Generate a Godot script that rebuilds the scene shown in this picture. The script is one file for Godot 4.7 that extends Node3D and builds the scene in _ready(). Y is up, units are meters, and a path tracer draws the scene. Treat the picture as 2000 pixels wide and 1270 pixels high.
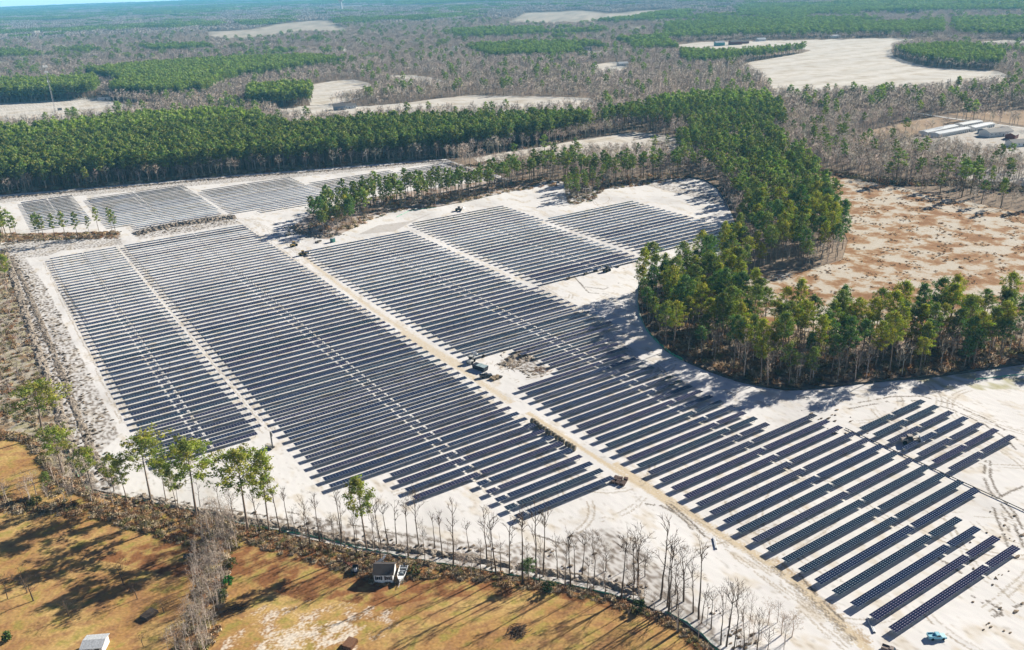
extends Node3D
# An aerial view over a solar farm on cleared sand, with pine and bare winter woods round it.
# Units are metres. The rows of the farm run along x; the sun stands over +x, 26 degrees up.

const EYE := Vector3(0, 143, 0)
const PITCH := 5.2          # distance between rows
const FIRST_Z := -84.8      # far edge of the nearest row
const PANEL_W := 2.2
const PANEL_H := 1.35
const ONES := ["", "first", "second", "third", "fourth", "fifth", "sixth", "seventh", "eighth", "ninth", "tenth", "eleventh", "twelfth", "thirteenth", "fourteenth", "fifteenth", "sixteenth", "seventeenth", "eighteenth", "nineteenth"]
const TENS := ["", "", "twenty", "thirty", "forty", "fifty", "sixty", "seventy", "eighty", "ninety"]
const TENTHS := ["", "", "twentieth", "thirtieth", "fortieth", "fiftieth", "sixtieth", "seventieth", "eightieth", "ninetieth"]

var used := {}
var mats := {}
var eye_basis: Basis
var rng := RandomNumberGenerator.new()
var noise_a := FastNoiseLite.new()
var noise_b := FastNoiseLite.new()
var noise_c := FastNoiseLite.new()


# ---------------------------------------------------------------- helpers

class MB:
	var v := PackedVector3Array()
	var n := PackedVector3Array()
	var c := PackedColorArray()
	var u := PackedVector2Array()

	func tri(a: Vector3, b: Vector3, d: Vector3, col := Color.WHITE, nn := Vector3.ZERO) -> void:
		if nn == Vector3.ZERO:
			nn = (d - a).cross(b - a).normalized()
		v.append(a); v.append(b); v.append(d)
		n.append(nn); n.append(nn); n.append(nn)
		c.append(col); c.append(col); c.append(col)
		u.append(Vector2.ZERO); u.append(Vector2.ZERO); u.append(Vector2.ZERO)

	func quad(a: Vector3, b: Vector3, d: Vector3, e: Vector3, col := Color.WHITE) -> void:
		tri(a, b, d, col)
		tri(a, d, e, col)

	func box(t: Transform3D, s: Vector3, col := Color.WHITE) -> void:
		var h := s * 0.5
		var p := []
		for i in 8:
			p.append(t * Vector3(h.x if i & 1 else -h.x, h.y if i & 2 else -h.y, h.z if i & 4 else -h.z))
		quad(p[4], p[6], p[7], p[5], col)
		quad(p[1], p[3], p[2], p[0], col)
		quad(p[5], p[7], p[3], p[1], col)
		quad(p[0], p[2], p[6], p[4], col)
		quad(p[6], p[2], p[3], p[7], col)
		quad(p[0], p[4], p[5], p[1], col)

	func tube(a: Vector3, b: Vector3, ra: float, rb: float, sides := 5, col := Color.WHITE, caps := false) -> void:
		var d := (b - a).normalized()
		var x := d.cross(Vector3.UP if absf(d.y) < 0.9 else Vector3.RIGHT).normalized()
		var y := d.cross(x)
		for i in sides:
			var t0 := TAU * i / sides
			var t1 := TAU * (i + 1) / sides
			var e0 := x * cos(t0) + y * sin(t0)
			var e1 := x * cos(t1) + y * sin(t1)
			if rb > 0.0:
				for q in [[a + e0 * ra, a + e1 * ra, b + e1 * rb, e0, e1, e1], [a + e0 * ra, b + e1 * rb, b + e0 * rb, e0, e1, e0]]:
					v.append(q[0]); v.append(q[2]); v.append(q[1])
					n.append(q[3]); n.append(q[5]); n.append(q[4])
					c.append(col); c.append(col); c.append(col)
					u.append(Vector2.ZERO); u.append(Vector2.ZERO); u.append(Vector2.ZERO)
			else:
				tri(a + e0 * ra, b, a + e1 * ra, col)
			if caps:
				tri(b, b + e0 * rb, b + e1 * rb, col, d)
				tri(a, a + e1 * ra, a + e0 * ra, col, -d)

	func mesh(m: Material = null) -> ArrayMesh:
		var a := []
		a.resize(Mesh.ARRAY_MAX)
		a[Mesh.ARRAY_VERTEX] = v
		a[Mesh.ARRAY_NORMAL] = n
		a[Mesh.ARRAY_COLOR] = c
		a[Mesh.ARRAY_TEX_UV] = u
		var out := ArrayMesh.new()
		out.add_surface_from_arrays(Mesh.PRIMITIVE_TRIANGLES, a)
		if m:
			out.surface_set_material(0, m)
		return out


func pv(a: Array) -> PackedVector2Array:
	var out := PackedVector2Array()
	for i in range(0, a.size(), 2):
		out.append(Vector2(a[i], a[i + 1]))
	return out


func ordinal(i: int) -> String:
	if i < 20:
		return ONES[i]
	if i >= 100:
		return "hundredth" if i == 100 else "hundred-and-" + ordinal(i - 100)
	return TENTHS[i / 10] if i % 10 == 0 else TENS[i / 10] + "-" + ONES[i % 10]


func numbered(called: String) -> String:
	var k: int = used.get(called, 0)
	used[called] = k + 1
	return called if k == 0 else "%s_%03d" % [called, k]


func tag(o: Node3D, label: String, category: String, group := "", kind := "") -> void:
	o.set_meta("label", label)
	o.set_meta("category", category)
	if group:
		o.set_meta("group", group)
	if kind:
		o.set_meta("kind", kind)


func thing(called: String, label: String, category: String, at := Vector3.ZERO, turn := 0.0, group := "") -> Node3D:
	var o := Node3D.new()
	o.name = numbered(called)
	add_child(o, true)
	o.position = at
	o.rotation.y = turn
	tag(o, label, category, group)
	return o


func obj(called: String, m: Mesh, mt: Material, parent: Node3D = null) -> MeshInstance3D:
	var o := MeshInstance3D.new()
	o.name = called if parent else numbered(called)
	o.mesh = m
	if mt:
		o.material_override = mt
	if parent:
		parent.add_child(o, true)
	else:
		add_child(o, true)
	return o


func struct(called: String, m: Mesh, mt: Material) -> MeshInstance3D:
	var o := obj(called, m, mt)
	o.set_meta("kind", "structure")
	return o


func stuff(called: String, m: Mesh, mt: Material, places: Array, tints: Array, label: String, category: String) -> void:
	if places.is_empty():
		return
	var mm := MultiMesh.new()
	mm.transform_format = MultiMesh.TRANSFORM_3D
	mm.use_colors = true
	mm.mesh = m
	mm.instance_count = places.size()
	for i in places.size():
		mm.set_instance_transform(i, places[i])
		mm.set_instance_color(i, tints[i])
	var o := MultiMeshInstance3D.new()
	o.name = numbered(called)
	o.multimesh = mm
	o.material_override = mt
	add_child(o, true)
	tag(o, label, category, "", "stuff")


func lin(r: float, g: float, b: float) -> Color:   # a real-world base colour as an albedo_color
	return Color(r, g, b).linear_to_srgb()


var grain_tex: ImageTexture
func grain() -> ImageTexture:
	if grain_tex == null:
		var f := FastNoiseLite.new()
		f.seed = 77
		f.frequency = 0.02
		f.fractal_octaves = 5
		var im := f.get_seamless_image(256, 256)
		im.convert(Image.FORMAT_RGB8)
		for y in 256:
			for x in 256:
				var k := 0.72 + 0.28 * im.get_pixel(x, y).r
				im.set_pixel(x, y, Color(k, k, k))
		grain_tex = ImageTexture.create_from_image(im)
	return grain_tex


func mat(called: String, c: Color, rough := 0.8, metal := 0.0, per_metre := 0.4) -> StandardMaterial3D:
	if not mats.has(called):
		var m := StandardMaterial3D.new()
		m.resource_name = called
		m.albedo_color = c
		m.roughness = rough
		m.metallic = metal
		if per_metre > 0.0:
			m.albedo_texture = grain()
			m.uv1_triplanar = true
			m.uv1_scale = Vector3.ONE * per_metre
		mats[called] = m
	return mats[called]


func leaf_mat(called: String, c: Color, back: Color, rough := 0.75) -> StandardMaterial3D:
	if not mats.has(called):
		var m := StandardMaterial3D.new()
		m.resource_name = called
		m.albedo_color = c
		m.roughness = rough
		m.vertex_color_use_as_albedo = true
		m.metallic_specular = 0.25
		if back != Color.BLACK:
			m.backlight_enabled = true
			m.backlight = back
		mats[called] = m
	return mats[called]


func noise(s: int, freq: float, octaves := 4, gain := 0.5) -> FastNoiseLite:
	var f := FastNoiseLite.new()
	f.fractal_gain = gain
	f.seed = s
	f.noise_type = FastNoiseLite.TYPE_SIMPLEX_SMOOTH
	f.frequency = freq
	f.fractal_octaves = octaves
	return f


func ramp_tex(s: int, freq: float, stops: Array, size := 512, octaves := 5, gain := 0.5) -> ImageTexture:   # seamless noise through a colour ramp of linear colours
	var im := noise(s, freq, octaves, gain).get_seamless_image(size, size)
	im.convert(Image.FORMAT_L8)
	var src := im.get_data()
	var lut := []
	for k in 256:
		var t := k / 255.0
		var col: Color = stops[stops.size() - 1][1]
		for q in stops.size() - 1:
			if t <= stops[q + 1][0]:
				col = stops[q][1].lerp(stops[q + 1][1], clampf((t - stops[q][0]) / (stops[q + 1][0] - stops[q][0]), 0, 1))
				break
		col = col.linear_to_srgb()
		lut.append(PackedByteArray([int(col.r * 255), int(col.g * 255), int(col.b * 255)]))
	var dst := PackedByteArray()
	dst.resize(size * size * 3)
	for k in size * size:
		var l: PackedByteArray = lut[src[k]]
		dst[k * 3] = l[0]; dst[k * 3 + 1] = l[1]; dst[k * 3 + 2] = l[2]
	return ImageTexture.create_from_image(Image.create_from_data(size, size, false, Image.FORMAT_RGB8, dst))


func ground_mat(called: String, tex: Texture2D, metres: float, fine := 0.0) -> StandardMaterial3D:
	var m := StandardMaterial3D.new()
	m.resource_name = called
	m.albedo_texture = tex
	m.roughness = 0.95
	m.metallic_specular = 0.15
	m.uv1_triplanar = true
	m.uv1_world_triplanar = true
	m.uv1_scale = Vector3.ONE / metres
	if fine > 0.0:
		m.detail_enabled = true
		m.detail_blend_mode = BaseMaterial3D.BLEND_MODE_MUL
		m.detail_albedo = grain()
		m.detail_uv_layer = BaseMaterial3D.DETAIL_UV_2
		m.uv2_triplanar = true
		m.uv2_world_triplanar = true
		m.uv2_scale = Vector3.ONE / fine
	return m


func sheet(poly: PackedVector2Array, y: float, uv := Rect2(0, 0, 1, 1)) -> ArrayMesh:   # a flat sheet over a polygon of ground
	var b := MB.new()
	var ix := Geometry2D.triangulate_polygon(poly)
	for i in range(0, ix.size(), 3):
		var p := []
		for k in 3:
			p.append(poly[ix[i + k]])
		if (p[1] - p[0]).cross(p[2] - p[0]) > 0.0:
			pass
		for k in 3:
			var q: Vector2 = p[k]
			b.v.append(Vector3(q.x, y, q.y))
			b.n.append(Vector3.UP)
			b.c.append(Color.WHITE)
			b.u.append((q - uv.position) / uv.size)
	return b.mesh()


func project(p: Vector3) -> Vector3:   # where a point falls in the photograph's frame, 0 to 1 each way, and its depth
	var q := (p - EYE) * eye_basis
	var d := -q.z
	if d <= 1.0:
		return Vector3(-9, -9, d)
	var f := 1.30424
	return Vector3(0.5 + q.x / d * f / 1.57480 * 1.0, 0.5 - q.y / d * f, d)


func in_view(p: Vector3, side := 0.04) -> bool:
	var s := project(p)
	return s.x > -side and s.x < 1.0 + side * 1.6 and s.y < 1.05 and s.y > -0.05


func along(line: PackedVector2Array, step: float) -> PackedVector2Array:   # points every step metres along a line
	var out := PackedVector2Array()
	var left := 0.0
	for i in line.size() - 1:
		var a := line[i]
		var b := line[i + 1]
		var l := a.distance_to(b)
		var s := left
		while s < l:
			out.append(a.lerp(b, s / l))
			s += step
		left = s - l
	return out


# ---------------------------------------------------------------- the light and the eye

func _ready() -> void:
	eye_basis = Basis(Vector3(0.835122,-0.031309,0.549173), Vector3(0.230638,0.926310,-0.297920), Vector3(-0.499377,0.375460,0.780803))
	var cam := Camera3D.new()
	cam.name = "camera"
	cam.transform = Transform3D(eye_basis, EYE)
	cam.fov = 41.9504
	cam.near = 1.0
	cam.far = 40000.0
	cam.current = true
	add_child(cam)

	var env := Environment.new()
	env.background_mode = Environment.BG_SKY
	var sm := ProceduralSkyMaterial.new()
	sm.sky_top_color = Color(0.03, 0.08, 0.21)
	sm.sky_horizon_color = Color(0.86, 0.94, 1.0)
	sm.sky_curve = 0.10
	sm.ground_horizon_color = Color(0.78, 0.84, 0.88)
	sm.ground_bottom_color = Color(0.55, 0.5, 0.45)
	sm.sun_angle_max = 25.0
	sm.sun_curve = 0.12
	var sky := Sky.new()
	sky.sky_material = sm
	env.sky = sky
	env.background_energy_multiplier = 1.7
	env.tonemap_mode = Environment.TONE_MAPPER_LINEAR
	env.tonemap_exposure = 2.12
	env.sdfgi_enabled = true
	env.ssao_enabled = true
	env.ssil_enabled = true
	env.fog_enabled = true
	env.fog_density = 0.00008
	env.fog_light_color = Color(0.48, 0.82, 1.0)
	var we := WorldEnvironment.new()
	we.name = "surroundings"
	we.environment = env
	add_child(we)

	var sun := DirectionalLight3D.new()
	sun.name = "sun"
	sun.light_energy = 1.6
	sun.light_color = Color(1.0, 0.97, 0.915)
	sun.light_angular_distance = 0.5
	sun.shadow_enabled = true
	sun.basis = Basis.looking_at(Vector3(-1.95, -1.0, 0.12).normalized(), Vector3.UP)
	add_child(sun)

	noise_a = noise(5, 1.0 / 900.0, 3)
	noise_b = noise(9, 1.0 / 700.0, 3)
	noise_c = noise(21, 1.0 / 160.0, 3)
	make_zones()
	make_ground()
	make_site_ground()
	make_fields()
	make_berms()
	make_rows()
	make_fences()
	make_tree_meshes()
	plant_by_hand()
	plant_zones()
	plant_far()
	build_trees()
	make_undergrowth()
	make_buildings()
	make_yard_things()
	make_site_things()
	make_tower()


# ---------------------------------------------------------------- where things are

var sand: PackedVector2Array
var lawn: PackedVector2Array
var clearcut: PackedVector2Array
var left_strip: PackedVector2Array
var fields := []       # polygons of open ground
var woods := []        # [polygon, spacing, pine share, pine low, pine high, bare low, bare high, words]
var open_ground := []
var far_pines := []     # pine woods too far to be planted tree by tree
var far_boxes := []


func make_zones() -> void:
	sand = pv([7,-775,20,-772,73,-754,129,-737,198,-717,253,-696,312,-677,358,-660,356,-625,356.8,-580.9,354.7,-547.6,356.7,-522.4,377.2,-527.8,382.7,-513.4,389.8,-477.9,418.6,-477.2,441.1,-473.7,461.8,-464.9,466.6,-453.5,454.1,-428.3,429.9,-396.4,405.1,-367.6,381.1,-340.9,351,-316.7,323.7,-307.6,296.3,-304.2,281.6,-305.6,269.2,-300.4,259.7,-291.9,247.4,-277,233.4,-256.4,224.6,-234.6,223.6,-224.6,224.9,-210.3,227.6,-195.8,234.7,-181.3,245.6,-175.2,261.8,-169.5,274.4,-163.2,289.1,-156,303.8,-150.6,325.5,-142.8,353.5,-133.7,261.3,-67.3,180.8,-53.9,123.8,-76.8,122.8,-89.3,119.4,-102.6,118.8,-115.2,115,-125.5,108,-137,95.3,-153,82.3,-168,66.5,-185.8,53.1,-205.2,43.8,-218,28.6,-239.2,18.2,-254.2,11,-264.1,8.4,-288.8,8.4,-337.3,7.9,-404.4,8.5,-507,9.7,-592.3,-2.6,-596.9])
	lawn = pv([-19.5,-328.8,-10.3,-324.2,-1.8,-310.3,1.9,-279.8,9.2,-261.8,17.3,-249.1,27.6,-235,42.9,-215,52,-202.2,65.4,-183.3,81,-165.8,93.9,-151,106.6,-135.2,113.5,-123.9,117.4,-113.7,116.4,-101.2,110.6,-92.7,61.1,-120.7,7.2,-158.4,-25.8,-181.6])
	clearcut = pv([561,-451,561,-424,550.7,-374.5,549.6,-344.8,545.5,-304.6,544.3,-269.9,545.3,-233.7,527.1,-192.9,435.9,-133.8,397.7,-119.3,360.8,-140.9,361.1,-161.4,360.3,-183.3,321.2,-192.3,289.4,-209.6,278.7,-228.1,287.8,-249.6,308,-269.7,322,-278.5,346.6,-267.2,380.4,-266.4,412.7,-286.9,445.7,-317.3,491.4,-366.7,527.9,-411])
	left_strip = pv([-7.2,-617.3,9.6,-589.7,8.5,-507,7.9,-404.4,8.4,-337.3,8.4,-288.8,11,-264.1,9.2,-261.8,1.9,-279.8,-1.8,-310.3,-10.3,-324.2,-19.5,-328.8])
	fields = [
		pv([344,-1097,374,-1113,404,-1101,431,-1080,457,-1039,511,-1030,561,-1037,607,-1034,659,-961,701,-892,682,-848,633,-808,551,-846,469,-907,392,-940,331,-991]),
		pv([495,-1347,545,-1376,579,-1371,574,-1298,552,-1221,515,-1153,468,-1114,419,-1086,404,-1109,432,-1193]),
		pv([645,-1378,679,-1361,685,-1304,671,-1205,634,-1166,606,-1218,596,-1250]),
		pv([1377,-1461,1491,-1480,1544,-1420,1602,-1382,1722,-1267,1795,-1202,1766,-1065,1612,-1054,1510,-1007,1414,-936,1346,-865,1296,-803,1281,-757,1291,-684,1206,-610,1147,-598,1087,-617,1006,-622,943,-649,857,-728,944,-808,1038,-918,1113,-1014,1180,-1059,1286,-1082,1377,-1104,1441,-1134,1458,-1178,1436,-1237,1360,-1306]),
		pv([672,-488,735,-501,806,-505,860,-508,845,-475,845,-456,781,-452,747,-461,695,-452,667,-458]),
		pv([875,-513,911,-502,956,-472,1013,-423,842,-347,858,-421,869,-470]),
		pv([686,-446,745,-455,781,-452,845,-456,844,-414,832,-342,681,-275,672,-324,685,-371,683,-410]),
		pv([31,-1497,109,-1478,198,-1459,199,-1398,213,-1319,255,-1245,196,-1211,133,-1191,81,-1186,20,-1247]),
		pv([379,-647,422,-650,456,-649,514,-654,569,-650,578,-616,567,-577,542,-548,508,-547,467,-573,431,-599,387,-597,362.2,-597.6]),
		pv([77,-2576,140,-2514,176,-2464,157,-2319,69,-2396]),
		pv([714,-2250,785,-2200,885,-2074,833,-1986,728,-2117]),
		pv([937,-1830,1009,-1825,1090,-1809,1068,-1761,977,-1745,919,-1758]),
		pv([2201,-2446,2260,-2376,2154,-2270,2105,-2313]),
		pv([3429,-4294,3515,-4043,3401,-3620,3167,-3408,3124,-3802]),
		pv([1122,-1481,1198,-1508,1205,-1448,1118,-1359,1074,-1384]),
		pv([974,-1241,1053,-1265,1000,-1147,889,-1055,885,-1107]),
		pv([1737,-1002,1848,-980,1859,-847,1745,-794,1629,-889]),
		pv([633,-354,676,-330,684,-293,625.9,-265.9,612.2,-306.9,603.4,-327.9]),
	]
	woods = [
		[pv([0,-783,21,-781,74,-762,130,-746,201,-726,257,-704,316,-686,363,-668,391,-662,462,-658,523,-666,540,-679,525,-710,456,-760,352,-834,284,-845,283,-956,255,-1019,184,-1054,111,-1035,39,-1041,11,-1051]), 4.7, 0.95, 17.5, 25.0, 12.0, 18.0, "plantation"],
		[pv([236,-1823,325,-1859,483,-1854,642,-1750,658,-1625,521,-1530,427,-1493,374,-1424,321,-1315,254,-1338,212,-1434,247,-1528,256,-1648]), 5.2, 0.97, 17.0, 23.0, 12.0, 17.0, "plantation"],
		[pv([32,-1520,133,-1452,192,-1439,210,-1510,224,-1617,154,-1633,40,-1719]), 5.5, 0.9, 19.0, 26.0, 12.0, 17.0, "plantation"],
		[pv([327,-1128,359,-1101,400,-1099,438,-1186,415,-1229,361,-1223]), 5.5, 0.96, 20.0, 26.0, 12.0, 17.0, "plantation"],
		[pv([348.2,-548.5,360.9,-556.9,384.5,-548.5,398.6,-533.4,419.7,-502.2,453.4,-487.1,480.2,-481,483.6,-467.7,469.5,-458,464.3,-467.5,443.5,-476.3,420.9,-479.8,392.9,-481.7,384.8,-516.3,379.3,-530.7,358.6,-525.3]), 6.4, 0.8, 16.0, 23.0, 9.0, 14.0, "strip"],
		[pv([376.2,-509.9,383.3,-512.9,389.2,-478.4,365.6,-459.4,349.3,-455.9,342.6,-459.8]), 4.5, 0.5, 10.0, 17.0, 6.0, 9.0, "strip"],
		[pv([181.1,-522.7,175.4,-502.4,179.8,-489.8,192.6,-494.2,206.9,-504.4,228.5,-523.6,251.2,-526.4,272.7,-513.8,319.7,-521.6,339.3,-524.1,353.7,-525,352.7,-544.5,335,-546,291.6,-548.1,256.4,-561.6,228.1,-561.6,204.5,-551.2]), 5.6, 0.72, 14.0, 21.0, 7.0, 12.0, "island"],
		[pv([-4.6,-677.5,13.2,-667.8,15.3,-613.5,5.5,-595.7,-7.8,-603.8]), 4.5, 0.85, 14.0, 20.0, 8.0, 12.0, "left edge"],
		[pv([515,-547,542,-548,602,-609,643,-612,645,-560,587,-480,561,-451,527.9,-411,491.4,-366.7,445.7,-317.3,412.7,-286.9,380.4,-266.4,347.9,-268.2,323.2,-279.6,308,-269.7,287.8,-249.6,259.6,-239.9,228.2,-229.3,226.1,-236.2,235.7,-258.3,247.5,-276.1,260,-290.7,270.2,-297.7,282.4,-296.9,297,-297.4,322,-303.3,350.3,-313.5,380.2,-337.2,403.4,-362.4,430.4,-392.2,458.6,-428.6,476.8,-458.8,495.7,-477.5]), 6.3, 0.66, 14.0, 26.0, 10.0, 16.0, "grove"],
		[pv([227.5,-228.6,259.6,-239.9,286.8,-248.7,276.9,-226.5,287.6,-208.1,319.2,-190.9,357.9,-181.9,358.9,-160.3,358.6,-136.1,356,-134.9,327.8,-144,305.9,-151.8,291.2,-157.2,276.4,-164.5,263.6,-170.8,247.4,-176.5,236.3,-182.7,229.2,-197.3,226.5,-212]), 6.2, 0.58, 13.0, 25.0, 9.0, 15.0, "grove"],
		[pv([545,-686,592,-709,680,-725,771,-719,759,-633,662,-543,654,-568,653,-621,611,-618,582,-620,573,-655]), 6.0, 0.62, 17.0, 25.0, 13.0, 18.0, "grove"],
		[pv([742,-618,795,-634,900,-660,950,-626,1003,-596,904,-527,873,-516,812,-508,742,-506,676,-491,663,-455,682,-443,675,-405,678,-367,665,-320,662,-276,630.7,-261.7,606.2,-303.7,598.7,-336.6,579.9,-348.7,558.3,-358.8,559.4,-380.7,568,-428,565,-453,596,-485,664,-541]), 5.4, 0.05, 15.0, 22.0, 12.0, 18.0, "grey wood"],
		[pv([545.1,-370.4,555.5,-356.8,595.6,-334.8,603.3,-302,624.8,-259,542.6,-221,546.8,-271.3,548.1,-306.1,552.3,-346.6]), 8.0, 0.12, 17.0, 23.0, 8.0, 12.0, "house trees"],
		[pv([1432,-946,1529,-957,1586,-912,1524,-812,1414,-742,1310,-695,1295,-765,1310,-811,1369,-881]), 6.0, 0.95, 14.0, 19.0, 10.0, 15.0, "plantation"],
		[pv([904,-527,1027,-570,1109,-552,1172,-512,1018,-441,966,-478,921,-508]), 6.5, 0.12, 15.0, 22.0, 13.0, 19.0, "grey wood"],
		[pv([416,-1076,483,-1098,516,-1143,609,-1065,623,-1033,566,-1047,516,-1040,459,-1044,433,-1085]), 7.0, 0.1, 15.0, 22.0, 13.0, 19.0, "grey wood"],
	]
	far_pines = [
		pv([170,-4744,287,-4667,521,-4513,929,-4559,1177,-4395,1053,-3863,797,-3925,506,-4075,252,-4161,148,-4230]),
		pv([1246,-4214,1499,-4022,1801,-3671,2130,-3686,1916,-3318,1481,-3396,1214,-3492,1117,-3715]),
		pv([1347,-2400,1473,-2364,1552,-2200,1411,-1991,1260,-2023,1205,-2120]),
		pv([2166,-3069,2393,-2879,2616,-2692,2144,-2204,1913,-2301,1768,-2505]),
		pv([1899,-2041,2169,-1958,2313,-1727,2326,-1531,2320,-1404,1873,-1127,1823,-1221,1757,-1307,1640,-1415,1545,-1517,1425,-1529]),
		pv([2327,-1385,2521,-1291,2614,-1178,1944,-868,1892,-962,1886,-1102]),
		pv([1362,-1636,1471,-1579,1345,-1430,1248,-1294,1196,-1372]),
		pv([1006,-1750,1145,-1750,1253,-1578,1188,-1428,1021,-1381,921,-1482]),
		pv([159,-2791,234,-2797,378,-2704,376,-2530,247,-2458,142,-2556]),
		pv([480,-2609,632,-2501,616,-2342,474,-2387]),
		pv([3165,-2926,3531,-2486,3762,-1940,2956,-1518,2721,-1911,2473,-2283]),
		pv([1194,-1072,1356,-1094,1425,-1115,1448,-1170,1334,-1253,1248,-1294,1085,-1124,1072,-1027]),
	]
	for p in far_pines:
		far_boxes.append(bounds(p))
	open_ground = fields.duplicate()
	open_ground.append(sand)
	open_ground.append(lawn)
	open_ground.append(clearcut)
	open_ground.append(left_strip)
	open_ground.append(pv([1409,-1495,1485,-1427,1498,-1291,1525,-1194,1435,-1122,1308,-1125,1218,-1142,1199,-1243]))


func land(x: float, z: float) -> int:   # far country: 0 bare wood, 1 pine wood, 2 open field
	var d := sqrt(x * x + z * z)
	var s := 1.0 + clampf((d - 1500.0) / 4000.0, 0.0, 1.0) * 1.2
	if d > 2600.0 and noise_b.get_noise_2d(x / s + 4000.0, z / s) > (0.36 if d < 6000.0 else 0.22):
		return 2
	var k := noise_a.get_noise_2d(x / s, z / s) + 0.5 * noise_c.get_noise_2d(x, z)
	if d < 6500.0:
		var q := Vector2(x, z)
		for i in far_pines.size():
			if far_boxes[i].has_point(q) and Geometry2D.is_point_in_polygon(q, far_pines[i]):
				return 1 if k > -0.45 else 0
		return 1 if k > 0.5 else 0
	return 1 if k > 0.0 else 0


# ---------------------------------------------------------------- ground

func make_ground() -> void:
	var b := MB.new()
	var angles := []
	var mid := atan2(-0.842, 0.539)
	var a := -PI
	while a < PI:
		angles.append(a)
		a += deg_to_rad(0.45) if absf(a) < deg_to_rad(40) else deg_to_rad(10)
	angles.append(PI)
	var rings := [0.0, 60.0]
	while rings[rings.size() - 1] < 18500.0:
		rings.append(rings[rings.size() - 1] * 1.045)
	var cols := []
	for r in rings:
		var row := []
		for t in angles:
			var x: float = r * cos(mid + t)
			var z: float = r * sin(mid + t)
			var k := 0 if r < 1500.0 else land(x, z)
			var col := Color(0.32, 0.25, 0.19)
			if k == 2:
				col = Color(0.50, 0.44, 0.36)
			var j := 1.0 + 0.4 * noise_c.get_noise_2d(x * 3.0, z * 3.0)
			row.append([Vector3(x, -0.3, z), Color(col.r * j, col.g * j, col.b * j)])
		cols.append(row)
	for i in rings.size() - 1:
		for k in angles.size() - 1:
			var q := [cols[i][k], cols[i][k + 1], cols[i + 1][k + 1], cols[i + 1][k]]
			for s in ([[0, 2, 1], [0, 3, 2]] if i > 0 else [[0, 3, 2]]):
				for t in s:
					b.v.append(q[t][0]); b.n.append(Vector3.UP); b.c.append(q[t][1]); b.u.append(Vector2.ZERO)
	var m := StandardMaterial3D.new()
	m.resource_name = "woodland floor"
	m.vertex_color_use_as_albedo = true
	m.albedo_texture = grain()
	m.uv1_triplanar = true
	m.uv1_world_triplanar = true
	m.uv1_scale = Vector3.ONE / 22.0
	m.roughness = 0.95
	m.metallic_specular = 0.1
	struct("ground", b.mesh(), m)


func fill(mask: PackedByteArray, w: int, h: int, area: Rect2, poly: PackedVector2Array, val: int) -> void:
	for y in h:
		var z := area.position.y + area.size.y * (y + 0.5) / h
		var xs := []
		for i in poly.size():
			var p := poly[i]
			var q := poly[(i + 1) % poly.size()]
			if (p.y <= z) != (q.y <= z):
				xs.append((p.x + (z - p.y) / (q.y - p.y) * (q.x - p.x) - area.position.x) / area.size.x * w)
		xs.sort()
		for i in range(0, xs.size() - 1, 2):
			for x in range(maxi(0, int(xs[i])), mini(w, int(xs[i + 1]))):
				mask[y * w + x] = val


func stroke(im: Image, area: Rect2, line: PackedVector2Array, width: float, c: Color, share: float, s: int, drop := 0.25, across := 1) -> void:   # a broken, grainy mark pressed into the ground
	var r := RandomNumberGenerator.new()
	r.seed = s
	var w := im.get_width()
	var h := im.get_height()
	var ps := along(line, 0.22)
	var nz := noise(s, 0.09, 3)
	var col := c.linear_to_srgb()
	for i in ps.size() - 1:
		var p := ps[i]
		var d := (ps[i + 1] - p).normalized()
		var side := Vector2(-d.y, d.x)
		if drop > 0.25 and nz.get_noise_2d(p.x * 1.3, p.y * 1.3) < -drop * 0.6:
			continue
		for t in across:
			if r.randf() < drop:
				continue
			var o := side * clampf(r.randfn() * 0.3, -0.8, 0.8) * width
			var x := int((p.x + o.x - area.position.x) / area.size.x * w)
			var y := int((p.y + o.y - area.position.y) / area.size.y * h)
			if x >= 0 and y >= 0 and x < w - 1 and y < h:
				var k := share * r.randf_range(0.45, 1.0)
				im.set_pixel(x, y, im.get_pixel(x, y).lerp(col, k))
				if r.randf() < 0.5:
					im.set_pixel(x + 1, y, im.get_pixel(x + 1, y).lerp(col, k * 0.8))


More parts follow.
